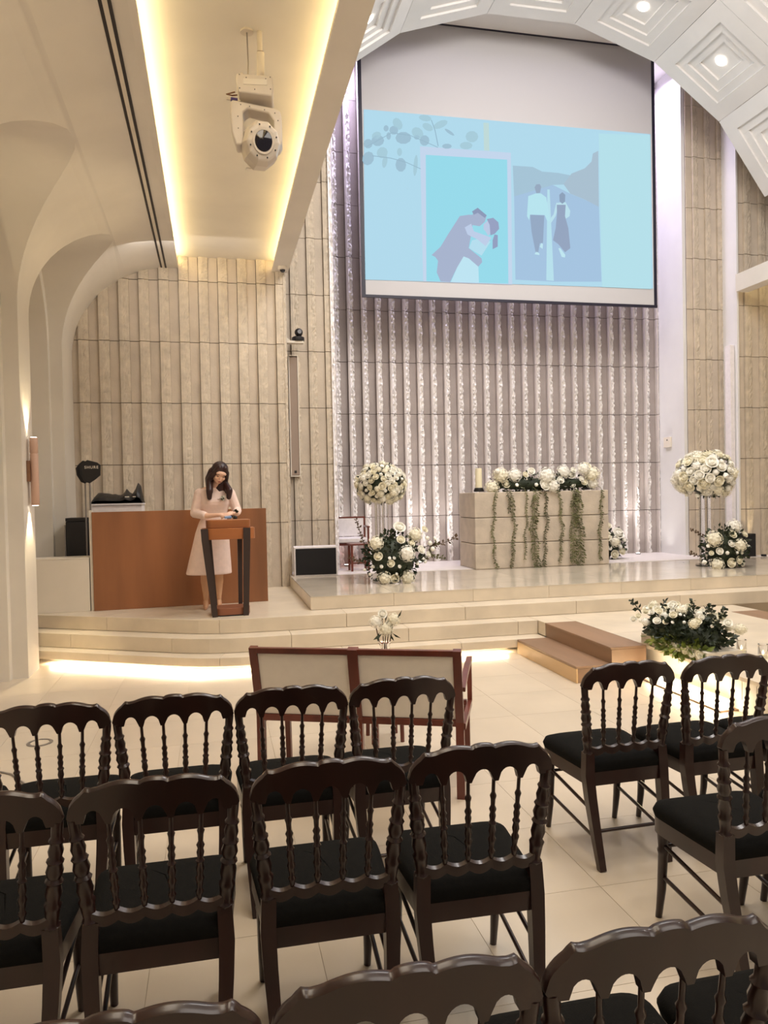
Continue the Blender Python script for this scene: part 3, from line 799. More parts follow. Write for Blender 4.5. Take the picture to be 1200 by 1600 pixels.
for (px, bot, wd, m) in ((768, 888, 1.0, 'vine'), (791, 800, 1.0, 'vine_d'), (797, 884, 1.1, 'vine'), (817, 870, .8, 'vine'), (831, 888, 1.5, 'vine'), (848, 884, 1.1, 'vine_d'), (872, 877, 1.1, 'vine'), (893, 878, 1.3, 'vine'), (902, 882, 1.6, 'vine'), (937, 876, 1.1, 'vine')):
    x = (px-846)/103; L = (bot-770)/103; bm = B(); P_, D_ = [], []; pts = []
    n = int(L/.020)
    for k in range(n+1):
        z = -L*k/n; xx = x+.014*math.sin(k*.35+px)+.02*math.sin(k*.11+px); pts.append((xx, -.032, z))
        for s in (-1, 1):
            P_.append((xx, -.032, z)); D_.append((s*rn.uniform(.6, 1.1), rn.uniform(-.7, .0), rn.uniform(-1.1, .2)))
            if wd > 1.2: P_.append((xx+s*.03, -.04, z)); D_.append((s*rn.uniform(.4, .9), rn.uniform(-.7, -.2), rn.uniform(-1.1, .1)))
    pts = [(pts[0][0], .10, .06), (pts[0][0], 0, .03)]+pts
    tube(bm, pts, .004, 4); leaves_bm(bm, P_, .042*min(1.25, wd), rn, D_, .24)
    setp(obj('vine', bm, MT[m], af), kind='stuff')
cd_ = empty('pillar_candle', (3.69, 10.38, 1.68), label='tall cream pillar candle on a black holder at the left end of the altar', cat='candle')
obj('holder', lathe(B(), [(.07, 0), (.075, .015), (.06, .05), (.06, .055)], n=20), MT['black'], cd_, True)
obj('wax', lathe(B(), [(.048, .056), (.048, .33), (.04, .335)], n=20), MT['wax'], cd_, True)
obj('wick', tube(B(), [(0, 0, .335), (.002, 0, .36)], .002, 5), MT['black'], cd_)
cd_ = empty('pillar_candle', (5.52, 10.62, 1.68), label='cream pillar candle behind the flowers at the right end of the altar', cat='candle')
obj('holder', lathe(B(), [(.07, 0), (.075, .015), (.06, .05), (.06, .055)], n=20), MT['black'], cd_, True)
obj('wax', lathe(B(), [(.05, .056), (.05, .31), (.04, .315)], n=20), MT['wax'], cd_, True)

# ---------------------------------------------------------------- projection screen
PROJ=[
('projected_image',1,(176, 216, 234),[(2.22,7.196),(6.785,7.211),(6.795,4.814),(2.186,4.767)]),
('right_panel',2,(180, 222, 232),[(5.901,7.147),(6.779,7.198),(6.762,4.804),(5.92,4.803)]),
('photo_mount',2,(194, 212, 234),[(3.046,6.733),(4.457,6.747),(4.442,4.782),(3.055,4.774)]),
('photo_sky',3,(150, 216, 232),[(3.131,6.615),(4.394,6.638),(4.38,4.793),(3.104,4.78)]),
('ribbon',2,(190, 216, 214),[(4.03,7.157),(4.116,7.157),(4.116,6.749),(4.032,6.747)]),
('suited_figure',4,(166, 178, 204),[(3.189,5.163),(3.329,5.291),(3.451,5.484),(3.634,5.757),(3.773,5.784),(3.833,5.787),(3.865,5.865),(3.915,5.89),(4.054,5.791),(4.022,5.694),(3.94,5.624),(3.83,5.636),(3.808,5.503),(3.764,5.293),(3.961,5.152),(3.97,5.095),(3.909,5.026),(3.761,5.142),(3.682,5.167),(3.579,5.002),(3.466,4.781),(3.319,4.785),(3.263,4.914),(3.286,5.083),(3.247,5.137)]),
('suited_figure_hair',5,(140, 152, 182),[(3.824,5.834),(3.915,5.894),(4.054,5.791),(4.023,5.751),(3.914,5.82),(3.853,5.788)]),
('wedding_dress',4,(188, 226, 240),[(3.682,5.167),(3.761,5.142),(3.909,5.026),(3.914,4.79),(3.476,4.782),(3.579,5.002)]),
('dress_bodice',5,(180, 220, 236),[(3.816,5.409),(3.907,5.433),(4.107,5.405),(3.962,5.19),(3.843,5.25),(3.768,5.294)]),
('bride_arms',6,(188, 204, 230),[(3.706,5.592),(3.807,5.654),(3.849,5.543),(4.048,5.487),(4.123,5.463),(4.025,5.335),(3.906,5.423),(3.748,5.49)]),
('bride_face',6,(186, 200, 226),[(4.001,5.655),(4.073,5.716),(4.121,5.615),(4.099,5.519),(4.069,5.489),(4.029,5.553),(4.0,5.58)]),
('bride_hair',7,(150, 160, 192),[(4.053,5.734),(4.154,5.759),(4.234,5.697),(4.245,5.602),(4.174,5.523),(4.105,5.496),(4.096,5.651)]),
('ponytail',7,(146, 158, 190),[(4.17,5.513),(4.221,5.506),(4.217,5.335),(4.136,5.293),(4.138,5.426)]),
('hill',3,(164, 194, 212),[(4.482,6.557),(4.804,6.56),(4.954,6.501),(5.215,6.5),(5.434,6.475),(5.432,6.343),(5.125,6.313),(4.495,6.098)]),
('hill',4,(168, 190, 206),[(5.3,6.334),(5.435,6.505),(5.658,6.601),(5.771,6.711),(5.795,6.835),(5.886,6.882),(5.883,6.027),(5.672,6.116),(5.408,6.2)]),
('road',3,(164, 194, 222),[(4.495,6.102),(5.125,6.313),(5.408,6.2),(5.884,6.047),(5.91,4.884),(5.11,4.852),(4.494,4.858)]),
('page_gap',5,(182, 222, 234),[(5.032,6.236),(5.069,6.239),(5.115,4.863),(4.991,4.868)]),
('white_shirt',6,(182, 226, 236),[(4.72,6.116),(4.84,6.164),(4.926,6.169),(5.012,6.115),(5.067,5.757),(5.017,5.764),(4.982,5.848),(4.748,5.842),(4.729,5.757),(4.694,5.815)]),
('trousers',6,(148, 168, 194),[(4.743,5.838),(4.975,5.842),(4.946,5.429),(4.892,5.416),(4.868,5.284),(4.824,5.282),(4.765,5.58)]),
('groom_head',6,(150, 168, 190),[(4.824,6.253),(4.853,6.3),(4.907,6.308),(4.932,6.27),(4.911,6.178),(4.851,6.168)]),
('black_dress',6,(148, 164, 190),[(5.181,6.015),(5.328,6.024),(5.314,5.851),(5.366,5.672),(5.394,5.37),(5.305,5.305),(5.197,5.421),(5.11,5.477),(5.157,5.661),(5.183,5.884)]),
('bare_arm',5,(186, 222, 234),[(5.175,6.044),(5.328,6.064),(5.403,5.937),(5.391,5.856),(5.324,5.812),(5.294,5.971),(5.206,5.986),(5.16,5.842),(5.071,5.717),(5.039,5.755),(5.128,5.871)]),
('bride_head',6,(140, 160, 185),[(5.225,6.168),(5.276,6.212),(5.324,6.175),(5.318,6.073),(5.273,6.034),(5.23,6.068)]),
('bride_shoes',6,(190, 228, 238),[(5.196,5.361),(5.229,5.362),(5.308,5.265),(5.303,5.224),(5.248,5.232)]),
('groom_shoes',6,(190, 228, 238),[(4.806,5.251),(4.835,5.299),(4.885,5.265),(4.884,5.241)]),
('groom_shoes',6,(190, 228, 238),[(4.891,5.366),(4.918,5.427),(4.946,5.409),(4.938,5.338)]),
('eucalyptus_leaf',3,(158, 190, 208),[(2.34,6.714),(2.327,6.673),(2.293,6.645),(2.253,6.642),(2.221,6.664),(2.209,6.704),(2.222,6.746),(2.256,6.773),(2.296,6.777),(2.329,6.754)]),
('eucalyptus_leaf',3,(158, 190, 208),[(2.349,6.477),(2.312,6.424),(2.259,6.4),(2.21,6.414),(2.184,6.46),(2.191,6.521),(2.228,6.574),(2.281,6.598),(2.33,6.585),(2.356,6.538)]),
('eucalyptus_leaf',3,(166, 202, 216),[(2.468,6.867),(2.465,6.834),(2.437,6.802),(2.395,6.784),(2.355,6.787),(2.332,6.808),(2.335,6.841),(2.362,6.873),(2.404,6.891),(2.445,6.889)]),
('eucalyptus_leaf',3,(158, 190, 208),[(2.512,6.773),(2.492,6.724),(2.444,6.69),(2.386,6.685),(2.34,6.712),(2.323,6.759),(2.342,6.808),(2.389,6.842),(2.448,6.847),(2.494,6.82)]),
('eucalyptus_leaf',3,(166, 202, 216),[(2.548,6.564),(2.509,6.526),(2.458,6.516),(2.416,6.536),(2.398,6.58),(2.411,6.63),(2.45,6.668),(2.5,6.678),(2.543,6.658),(2.561,6.614)]),
('eucalyptus_leaf',3,(166, 202, 216),[(2.552,6.468),(2.534,6.415),(2.509,6.383),(2.486,6.386),(2.474,6.421),(2.477,6.475),(2.495,6.528),(2.521,6.56),(2.544,6.558),(2.556,6.523)]),
('eucalyptus_leaf',3,(158, 190, 208),[(2.582,6.953),(2.574,6.925),(2.555,6.907),(2.531,6.905),(2.512,6.92),(2.506,6.947),(2.514,6.974),(2.533,6.992),(2.556,6.994),(2.575,6.979)]),
('eucalyptus_leaf',3,(158, 190, 208),[(2.614,6.846),(2.606,6.813),(2.589,6.791),(2.568,6.79),(2.551,6.808),(2.545,6.84),(2.552,6.873),(2.57,6.894),(2.591,6.896),(2.608,6.878)]),
('eucalyptus_leaf',3,(166, 202, 216),[(2.775,7.065),(2.791,7.014),(2.779,6.968),(2.742,6.945),(2.696,6.954),(2.658,6.991),(2.642,7.043),(2.655,7.089),(2.691,7.112),(2.737,7.103)]),
('eucalyptus_leaf',3,(158, 190, 208),[(2.724,6.937),(2.711,6.898),(2.677,6.872),(2.635,6.869),(2.603,6.89),(2.591,6.926),(2.604,6.965),(2.638,6.991),(2.679,6.995),(2.712,6.974)]),
('eucalyptus_leaf',3,(158, 190, 208),[(2.918,6.842),(2.894,6.789),(2.833,6.752),(2.76,6.746),(2.701,6.773),(2.68,6.823),(2.703,6.877),(2.763,6.914),(2.837,6.92),(2.896,6.893)]),
('eucalyptus_leaf',3,(158, 190, 208),[(2.833,6.449),(2.816,6.388),(2.775,6.348),(2.725,6.345),(2.686,6.379),(2.672,6.437),(2.688,6.498),(2.729,6.538),(2.779,6.541),(2.818,6.507)]),
('eucalyptus_leaf',3,(166, 202, 216),[(3.004,6.449),(2.988,6.357),(2.966,6.3),(2.947,6.3),(2.938,6.357),(2.942,6.45),(2.958,6.543),(2.98,6.6),(2.999,6.6),(3.008,6.542)]),
('eucalyptus_leaf',3,(166, 202, 216),[(2.775,6.629),(2.767,6.594),(2.747,6.571),(2.724,6.569),(2.705,6.589),(2.698,6.623),(2.706,6.658),(2.726,6.681),(2.75,6.683),(2.768,6.663)]),
('eucalyptus_leaf',3,(166, 202, 216),[(3.085,6.87),(3.041,6.845),(2.986,6.85),(2.941,6.883),(2.923,6.931),(2.939,6.977),(2.983,7.003),(3.038,6.998),(3.083,6.965),(3.101,6.916)]),
('eucalyptus_leaf',3,(158, 190, 208),[(3.19,6.827),(3.175,6.78),(3.137,6.749),(3.092,6.745),(3.055,6.771),(3.042,6.815),(3.057,6.862),(3.095,6.894),(3.14,6.897),(3.177,6.872)]),
('eucalyptus_leaf',3,(158, 190, 208),[(3.043,6.862),(3.035,6.842),(3.013,6.828),(2.987,6.826),(2.966,6.836),(2.958,6.855),(2.967,6.875),(2.988,6.889),(3.015,6.891),(3.036,6.881)]),
('eucalyptus_leaf',3,(166, 202, 216),[(3.228,7.139),(3.204,7.113),(3.153,7.1),(3.094,7.105),(3.05,7.126),(3.037,7.154),(3.061,7.18),(3.112,7.193),(3.171,7.188),(3.215,7.167)]),
('eucalyptus_leaf',3,(166, 202, 216),[(3.472,7.13),(3.465,7.092),(3.419,7.048),(3.352,7.013),(3.291,7.001),(3.257,7.017),(3.265,7.055),(3.31,7.099),(3.377,7.134),(3.438,7.145)]),
('eucalyptus_leaf',3,(166, 202, 216),[(3.244,6.984),(3.213,6.963),(3.165,6.964),(3.119,6.986),(3.091,7.021),(3.094,7.055),(3.124,7.076),(3.172,7.076),(3.218,7.054),(3.246,7.019)]),
('eucalyptus_leaf',3,(158, 190, 208),[(3.572,6.931),(3.55,6.927),(3.509,6.941),(3.464,6.967),(3.434,6.996),(3.428,7.015),(3.45,7.018),(3.491,7.004),(3.535,6.978),(3.566,6.95)]),
('eucalyptus_leaf',3,(158, 190, 208),[(3.531,6.77),(3.516,6.747),(3.479,6.731),(3.433,6.727),(3.395,6.738),(3.382,6.759),(3.396,6.782),(3.434,6.798),(3.48,6.802),(3.517,6.791)]),
('eucalyptus_leaf',3,(166, 202, 216),[(3.853,6.805),(3.833,6.77),(3.783,6.746),(3.721,6.741),(3.672,6.757),(3.654,6.789),(3.674,6.824),(3.724,6.848),(3.785,6.853),(3.834,6.836)]),
('eucalyptus_leaf',3,(166, 202, 216),[(3.945,6.943),(3.925,6.892),(3.875,6.857),(3.813,6.852),(3.764,6.879),(3.746,6.927),(3.766,6.979),(3.816,7.013),(3.878,7.018),(3.927,6.992)]),
('stem',4,(150, 182, 200),[(2.246,6.667),(2.417,6.771),(2.628,6.898),(2.895,6.883),(3.125,6.809),(3.319,6.741),(3.318,6.73),(3.125,6.798),(2.895,6.872),(2.628,6.887),(2.417,6.76),(2.245,6.656)]),
('stem',4,(150, 182, 200),[(2.337,6.546),(2.601,6.533),(2.83,6.491),(3.05,6.411),(3.049,6.4),(2.829,6.48),(2.601,6.522),(2.337,6.535)]),
('stem',4,(150, 182, 200),[(3.219,7.126),(3.231,7.127),(3.285,6.983),(3.329,6.754),(3.315,6.753),(3.273,6.973)]),
]

Ys = 10.85
s_ = empty('projection_screen', (4.5, Ys, 6.5), label='pull-down projection screen with black side borders showing a blue slide of two couple photos', cat='screen')
def sl(p): return (p[0]-4.5, p[1]-6.5)
def SX(x0, x1, z0, z1, y0, y1): return box(B(), x0-4.5, x1-4.5, y0, y1, z0-6.5, z1-6.5)
obj('fabric', SX(2.19, 6.83, 4.55, 8.52, .0, .004), MT['screen'], s_)
obj('black_border', SX(2.14, 2.195, 4.55, 8.52, -.006, .006), MT['screenblack'], s_)
obj('black_border', SX(6.815, 6.865, 4.55, 8.52, -.006, .006), MT['screenblack'], s_)
obj('bottom_bar', SX(2.14, 6.865, 4.515, 4.555, -.012, .014), MT['screenblack'], s_)
colm = {}
img = None
for n_, lay, col, pts in PROJ:
    if col not in colm:
        m = M_('slide_'+'_'.join(map(str, col)), (12, 12, 12), .9, emit=col, estr=.76); m.node_tree.nodes['Principled BSDF'].inputs['Specular IOR Level'].default_value = 0; colm[col] = m
    bm = B(); vs = [bm.verts.new((sl(p)[0], -.004-.002*lay, sl(p)[1])) for p in pts]; f = bm.faces.new(vs)
    bmesh.ops.recalc_face_normals(bm, faces=bm.faces)
    o = obj(n_, bm, colm[col], s_ if img is None else img)
    if img is None: img = o

# ---------------------------------------------------------------- moving head spotlight on the cove ceiling
mh = empty('moving_head_light', (.345, 5.40, 4.76), rz=math.radians(-6), label='white moving-head stage light hanging from the cove ceiling', cat='stage light')
fx = MT['fixture']
obj('ceiling_plate', lathe(B(), [(.045, .108), (.045, .12)], (-.05, 0, 0), 16), fx, mh, True)
obj('safety_cable', tube(B(), [(-.05, 0, .11), (-.046, 0, -.10), (-.052, 0, -.24)], .005, 6), MT['metalgrey'], mh, True)
obj('drop_pole', tube(B(), [(.035, 0, .12), (.035, 0, -.08)], .018, 12), fx, mh, True)
obj('drop_pole', tube(B(), [(.04, -.03, -.04), (.036, .0, -.23)], .026, 12), fx, mh, True)
o = obj('pole_end', tube(B(), [(.04, -.036, -.036), (.04, -.031, -.041)], .022, 12), MT['brass'], mh, True)
obj('clamp', box(B(), -.03, .03, -.02, .02, -.24, -.19, .006), fx, mh)
obj('clamp', box(B(), -.10, -.085, -.01, .01, -.24, -.17, .003), fx, mh)
bb = B(); prism(bb, [(-.12, -.24), (.12, -.25), (.125, -.33), (.115, -.385), (-.11, -.365), (-.125, -.30)], -.13, .13, 'y')
bo = obj('base_box', bb, fx, mh); bevelmod(bo, .01, 3)
obj('label_plate', box(B(), -.075, .085, -.134, -.130, -.315, -.275, .002), MT['plaster'], bo)
for x, z in ((-.1, -.25), (-.1, -.34), (.105, -.26), (.105, -.34), (-.055, -.268), (.075, -.272), (0, -.345)): obj('screw', lathe(B(), [(.0035, 0), (.0035, .003)], n=8), MT['black'], bo, loc=(x, -.13, z), rot=(PI/2, 0, 0))
obj('cable_plug', tube(B(), [(-.125, 0, -.355), (-.17, 0, -.35)], .013, 10), MT['violet'], mh, True)
obj('cable_plug', tube(B(), [(-.17, 0, -.35), (-.2, 0, -.345)], .010, 10), fx, mh, True)
obj('power_cable', tube(B(), [(-.125, 0, -.32), (-.16, .0, -.325), (-.2, 0, -.318), (-.14, 0, -.30)], .005, 6), MT['brass'], mh, True)
# yoke: an inverted U
yk = B()
outer = [(-.165, -.40), (-.16, -.385), (.13, -.435), (.165, -.45), (.175, -.50), (.175, -.66), (.155, -.70), (.12, -.70), (.12, -.52), (.085, -.47), (-.05, -.445), (-.085, -.47), (-.085, -.66), (-.10, -.69), (-.14, -.69), (-.165, -.60), (-.172, -.47)]
prism(yk, outer, -.07, .07, 'y'); yo = obj('yoke', yk, fx, mh); bevelmod(yo, .012, 3)
for x, z in ((-.1, -.42), (-.04, -.43), (.06, -.45), (.13, -.47), (.15, -.52), (-.12, -.5), (-.12, -.58)): obj('screw', lathe(B(), [(.0035, 0), (.0035, .003)], n=8), MT['black'], yo, loc=(x, -.07, z), rot=(PI/2, 0, 0))
hd = B(); 
for r, y in ((.085, -.165), (.115, -.15), (.135, -.08), (.135, .06), (.10, .14), (.05, .16)):
    pass
lathe(hd, [(.082, .175), (.11, .165), (.130, .09), (.132, -.05), (.105, -.13), (.05, -.16)], n=10)
hd_o = obj('lamp_head', hd, fx, mh, False, loc=(.022, -.02, -.68), rot=(math.radians(102), 0, math.radians(10))); bevelmod(hd_o, .012, 3)
hd_o.scale = (.98, 1.15, 1)
obj('lens_ring', lathe(B(), [(.072, .170), (.072, .186), (.060, .186)], n=24, cap=False), fx, hd_o, True)
obj('lens', lathe(B(), [(.060, .172), (.058, .188), (.03, .196), (.002, .198)], n=24), MT['lens'], hd_o, True)
for k in range(8):
    a = k*PI/4+.3; obj('screw', lathe(B(), [(.005, .176), (.005, .181)], (.092*math.cos(a), .092*math.sin(a), 0), 8), MT['black'], hd_o)
obj('side_label', box(B(), -.095, -.06, -.128, -.122, -.06, .0), MT['plaster'], hd_o)

# ---------------------------------------------------------------- lectern
lc = empty('lectern', (.127, 8.20, .435), rz=math.radians(4), label='wooden lectern with a two-tier desk and dark metal legs, in front of the woman', cat='lectern')
def rrect(x0, x1, y0, y1, r, n=6):
    out = []
    for cx, cy, a0 in ((x1-r, y0+r, -90), (x1-r, y1-r, 0), (x0+r, y1-r, 90), (x0+r, y0+r, 180)):
        for k in range(n+1):
            a = math.radians(a0+90*k/n); out.append((cx+r*math.cos(a), cy+r*math.sin(a)))
    return out
bevelmod(obj('lower_tier', prism(B(), rrect(-.27, .27, -.17, .17, .10), .80, .915, 'z'), MT['lectern'], lc, True), .004)
bevelmod(obj('desk_top', prism(B(), rrect(-.222, .222, -.14, .15, .05), .916, 1.0, 'z'), MT['lectern'], lc, True), .004)
bevelmod(obj('base', prism(B(), rrect(-.195, .205, -.14, .16, .12), .012, .085, 'z'), MT['lecbase'], lc, True), .004)
obj('base_plinth', prism(B(), rrect(-.19, .20, -.135, .155, .12), 0, .012, 'z'), MT['black'], lc, True)
for (x0, x1, y0, y1) in ((-.255, -.165, -.175, -.15), (.175, .150, -.178, -.15)):
    obj('leg', tube(B(), [(x0, y0, .915), (x0*.93+x1*.07, y0, .80), (x1, y1, .0)], [1, 1, .78], flat=(.012, .036)), MT['steel'], lc)
for (x0, x1) in ((-.19, -.14), (.135, .125)):
    obj('leg', tube(B(), [(x0, .165, .80), (x1, .15, .08)], [1, .8], flat=(.010, .026)), MT['steel'], lc)

# ---------------------------------------------------------------- reception desk, boxes and AV gear on the podium
dk = empty('wooden_counter', (-.38, 9.05, .435), rz=math.radians(3.6), label='long brown wood-fronted counter behind the woman', cat='counter')
bevelmod(obj('front_panel', box(B(), -.965, .965, -.02, .015, 0, 1.10), MT['desk'], dk), .003)
obj('body', box(B(), -.955, .955, .02, .24, 0, 1.06), MT['desk'], dk)
obj('end_panel', box(B(), -.995, -.967, .0, .24, 0, 1.12), MT['white'], dk)
obj('worktop', box(B(), -.955, .955, .02, .24, 1.062, 1.085), MT['desk'], dk)
av = empty('equipment_cabinet', (-1.15, 9.72, .435), label='white cabinet standing behind the left end of the wooden counter', cat='cabinet')
bevelmod(obj('body', box(B(), -.29, .29, -.13, .25, 0, 1.17), MT['uphol_w'], av), .004)
obj('door', box(B(), -.28, .28, -.146, -.132, .05, 1.12), MT['uphol_w'], av)
obj('top', box(B(), -.30, .30, -.15, .26, 1.171, 1.19), MT['uphol_w'], av)
wb = empty('white_box_panel', (-1.684, 8.98, .435), rz=math.radians(1), label='plain white box standing at the left end of the podium', cat='box')
bevelmod(obj('shell', box(B(), -.30, .30, 0, .30, 0, .585), MT['white'], wb), .003)
obj('lid', box(B(), -.302, .302, -.002, .302, .586, .60), MT['white'], wb)
bp_ = empty('black_equipment_case', (-1.60, 9.70, .435), label='dark upright equipment case between the left pillar and the white cabinet', cat='case')
bevelmod(obj('case', box(B(), -.12, .14, -.15, .2, 0, .99), MT['black'], bp_), .01)
obj('lid', box(B(), -.12, .14, -.152, .202, .992, 1.03), MT['black'], bp_)
obj('edge_trim', box(B(), -.135, -.121, -.15, -.13, .0, .95), MT['metalgrey'], bp_)
# draped black cover on the cabinet
bm = B(); N = 18; g = []
random.seed(9)
prof = [.0, .09, .125, .13, .125, .12, .115, .11, .11, .10, .10, .12, .17, .13, .11, .16, .235, .20, .0]
for i in range(N+1):
    row = []
    for j in range(7):
        t = j/6; h = prof[i]*math.sin(min(1, .25+t)*PI*.5 if t < .8 else PI*(1-t)*2.5*.5)*(1+.08*random.random())
        row.append(bm.verts.new((-.30+.60*i/N, -.14+.36*t, 1.192+max(0.0, h*(1 if 0 < j < 6 else .0 if j == 6 else .75)))))
    g.append(row)
for a, b in zip(g, g[1:]):
    for j in range(6): bm.faces.new((a[j], a[j+1], b[j+1], b[j]))
cov = obj('black_cover', bm, MT['black'], None, True, loc=(-1.15, 9.72, .435)); so = cov.modifiers.new('solid', 'SOLIDIFY'); so.thickness = .006
setp(cov, 'crumpled black cloth cover lying on top of the white cabinet', 'cover')
for dx, w in ((.10, .05), (.19, .035)): obj('white_tag', box(B(), dx, dx+w, -.155, -.150, 1.262, 1.272), MT['white'], cov)
# receiver aerials
def aerial(x, y, text, label):
    t = empty('paddle_aerial', (x, y, .435), label=label, cat='antenna', group='black paddle aerials behind the counter')
    obj('stand_foot', lathe(B(), [(.035, 0), (.035, .012)], n=16), MT['black'], t, True)
    obj('stand_rod', tube(B(), [(0, 0, .012), (0, 0, 1.44)], .010, 8), MT['metalgrey'], t, True)
    pts = [(-.11, 1.61), (-.07, 1.66), (-.02, 1.70), (.09, 1.67), (.125, 1.64), (.12, 1.52), (.06, 1.47), (.0, 1.43), (-.05, 1.45), (-.10, 1.53)]
    p = obj('paddle', prism(B(), pts, -.012, .012, 'y'), MT['black'], t); bevelmod(p, .004)
    if text:
        cu = bpy.data.curves.new('lettering', 'FONT'); cu.body = text; cu.size = .045; cu.extrude = .001; cu.align_x = 'CENTER'; cu.offset = .0004; cu.space_character = 1.2
        to = bpy.data.objects.new('lettering', cu); COL.objects.link(to); dg = bpy.context.evaluated_depsgraph_get(); me = bpy.data.meshes.new_from_object(to.evaluated_get(dg)); bpy.data.objects.remove(to)
        to = link('lettering', me, p); to.location = (.025, -.0145, 1.60); to.rotation_euler = (PI/2, 0, 0); to.data.materials.clear(); to.data.materials.append(MT['white'])
        to['label'] = 'white lettering'
    return t
aerial(-1.475, 9.46, None, 'rear black paddle aerial on a thin stand, half hidden by the front one').scale = (.9, .9, 1)
aerial(-1.408, 9.35, 'SHURE', 'front black paddle aerial with white lettering, on a thin stand left of the counter')

# ---------------------------------------------------------------- stage monitors, armchair and stool
def monitor(x, y, w, h, d, label, rz=0, white=True):
    t = empty('stage_monitor', (x, y, .58), rz=rz, label=label, cat='speaker')
    bevelmod(obj('cabinet', box(B(), -w/2, w/2, 0, d, .0, h), MT['uphol_w'] if white else MT['black'], t), .008)
    obj('grille', box(B(), -w/2+.022, w/2-.022, -.008, .004, .022, h-.022), MT['grille'], t)
    return t
monitor(1.315, 10.28, .59, .40, .28, 'white stage monitor with black grille on the left corner of the stage', math.radians(-4))
monitor(8.02, 10.36, .40, .36, .16, 'black stage monitor by the right flower arrangement', 0, False)
def seat_unit(parent, w, d, zs, zt, wood, uph, back_t=.03, lean_=.09):
    pass
ac = empty('white_armchair', (2.00, 11.42, .58), rz=math.radians(-3), label='white upholstered armchair with brown wooden frame against the stage wall', cat='armchair')
wd_ = MT['mahog']
for s in (-1, 1):
    obj('leg', box(B(), s*.235-.014, s*.235+.014, -.24, -.21, 0, .60), wd_, ac)
    obj('leg', box(B(), s*.235-.014, s*.235+.014, .20, .235, 0, .76), wd_, ac)
    bevelmod(obj('armrest', box(B(), s*.235-.022, s*.235+.022, -.26, .22, .60, .625), wd_, ac), .004)
obj('seat_frame', box(B(), -.235, .235, -.23, .22, .34, .38), wd_, ac)
bevelmod(obj('seat_cushion', box(B(), -.22, .22, -.25, .19, .382, .45), MT['uphol_w'], ac), .015, 3)
bevelmod(obj('backrest', box(B(), -.218, .218, .15, .19, .46, .735), MT['uphol_w'], ac), .008)
obj('top_rail', box(B(), -.222, .222, .15, .20, .737, .76), wd_, ac)
sb = empty('side_table', (2.0, 10.80, .58), rz=math.radians(2), label='small reddish wooden side table in front of the white armchair', cat='table')
bevelmod(obj('tabletop', box(B(), -.15, .15, -.13, .13, .37, .395), wd_, sb), .006)
for sx in (-1, 1):
    for sy in (-1, 1): obj('leg', box(B(), sx*.12-.014, sx*.12+.014, sy*.10-.014, sy*.10+.014, 0, .37), wd_, sb)
    obj('stretcher', box(B(), sx*.12-.008, sx*.12+.008, -.087, .087, .10, .12), wd_, sb)
obj('stretcher', box(B(), -.112, .112, -.008, .008, .10, .12), wd_, sb)

# ---------------------------------------------------------------- couple's bench seen from behind, side table and vase
bn = empty('cream_bench', (.747, 4.155, 0), rz=math.atan2(-.39, .92), label='two-seat cream upholstered bench with red-brown frame, seen from behind', cat='bench')
# local: x along, +y forward to the stage; back at y~0
Lb = .565
def leanb(z): return -.10*(z-.42)/.4 if z > .42 else 0
for x in (-Lb, 0, Lb):
    w = .022 if x else .028
    obj('leg', tube(B(), [(x, .0, 0), (x, 0, .42), (x, leanb(.83), .83)], [1, 1, 1], flat=(w*.8, w)), wd_, bn)
    lf = x*1.0
    obj('leg', tube(B(), [(lf, .50, 0), (lf, .48, .38)], [.9, 1], flat=(.017, .017)), wd_, bn)
def lrail(n, x0, x1, z0, z1, y=0, t=.018, mat=None, bev=.003):
    bm = B(); vs = []
    for x in (x0, x1):
        for z in (z0, z1):
            for dy in (-t, t): vs.append(bm.verts.new((x, y+leanb(z)+dy, z)))
    for q in ((0, 1, 3, 2), (4, 6, 7, 5), (0, 4, 5, 1), (2, 3, 7, 6), (0, 2, 6, 4), (1, 5, 7, 3)): bm.faces.new([vs[i] for i in q])
    return bevelmod(obj(n, bm, mat or wd_, bn), bev)
for a, b in ((-Lb+.02, -.022), (.022, Lb-.02)):
    lrail('top_rail', a, b, .795, .828)
    lrail('bottom_rail', a, b, .395, .432)
    lrail('back_panel', a+.002, b-.002, .434, .793, .004, .012, MT['uphol'])
    bevelmod(obj('seat_cushion', box(B(), a+.005, b-.005, .03, .50, .412, .455), MT['uphol'], bn), .012, 3)
obj('seat_rail', box(B(), -Lb, Lb, .47, .50, .36, .41), wd_, bn)
for s in (-1, 1):
    x = s*(Lb-.004)+(.022 if s > 0 else 0)
    obj('side_rail', box(B(), x-.013, x+.013, .0, .49, .375, .41), wd_, bn)
    bar_ = B(); tube(bar_, [(x, leanb(.62)+.03, .60), (x+s*.004, .20, .655), (x+s*.004, .47, .665)], [1, 1, 1], flat=(.016, .013)); obj('armrest', bar_, wd_, bn)
    obj('arm_post', tube(B(), [(x+s*.002, .46, .66), (x, .50, .53), (x, .50, .40)], [1, 1, 1], flat=(.014, .014)), wd_, bn)
vt = empty('vase_table', (1.09, 5.05, 0), label='small dark wooden table hidden behind the cream bench, carrying the vase', cat='table')
obj('tabletop', lathe(B(), [(.20, .44), (.21, .45), (.21, .465), (.20, .47)], n=24), wd_, vt, True)
for k in range(4):
    a = PI/4+k*PI/2; obj('leg', tube(B(), [(.13*math.cos(a), .13*math.sin(a), .44), (.14*math.cos(a), .14*math.sin(a), 0)], [.018, .014], 8), wd_, vt, True)
vs_ = empty('flower_vase', (1.09, 5.0, .47), label='clear vase of white roses showing above the cream bench', cat='vase')
obj('glass', lathe(B(), [(.03, 0), (.045, .03), (.03, .13), (.034, .19), (.045, .205)], n=20, cap=False), MT['glass'], vs_, True)
obj('glass_foot', lathe(B(), [(.031, 0), (.031, .004)], n=20), MT['glass'], vs_, True)
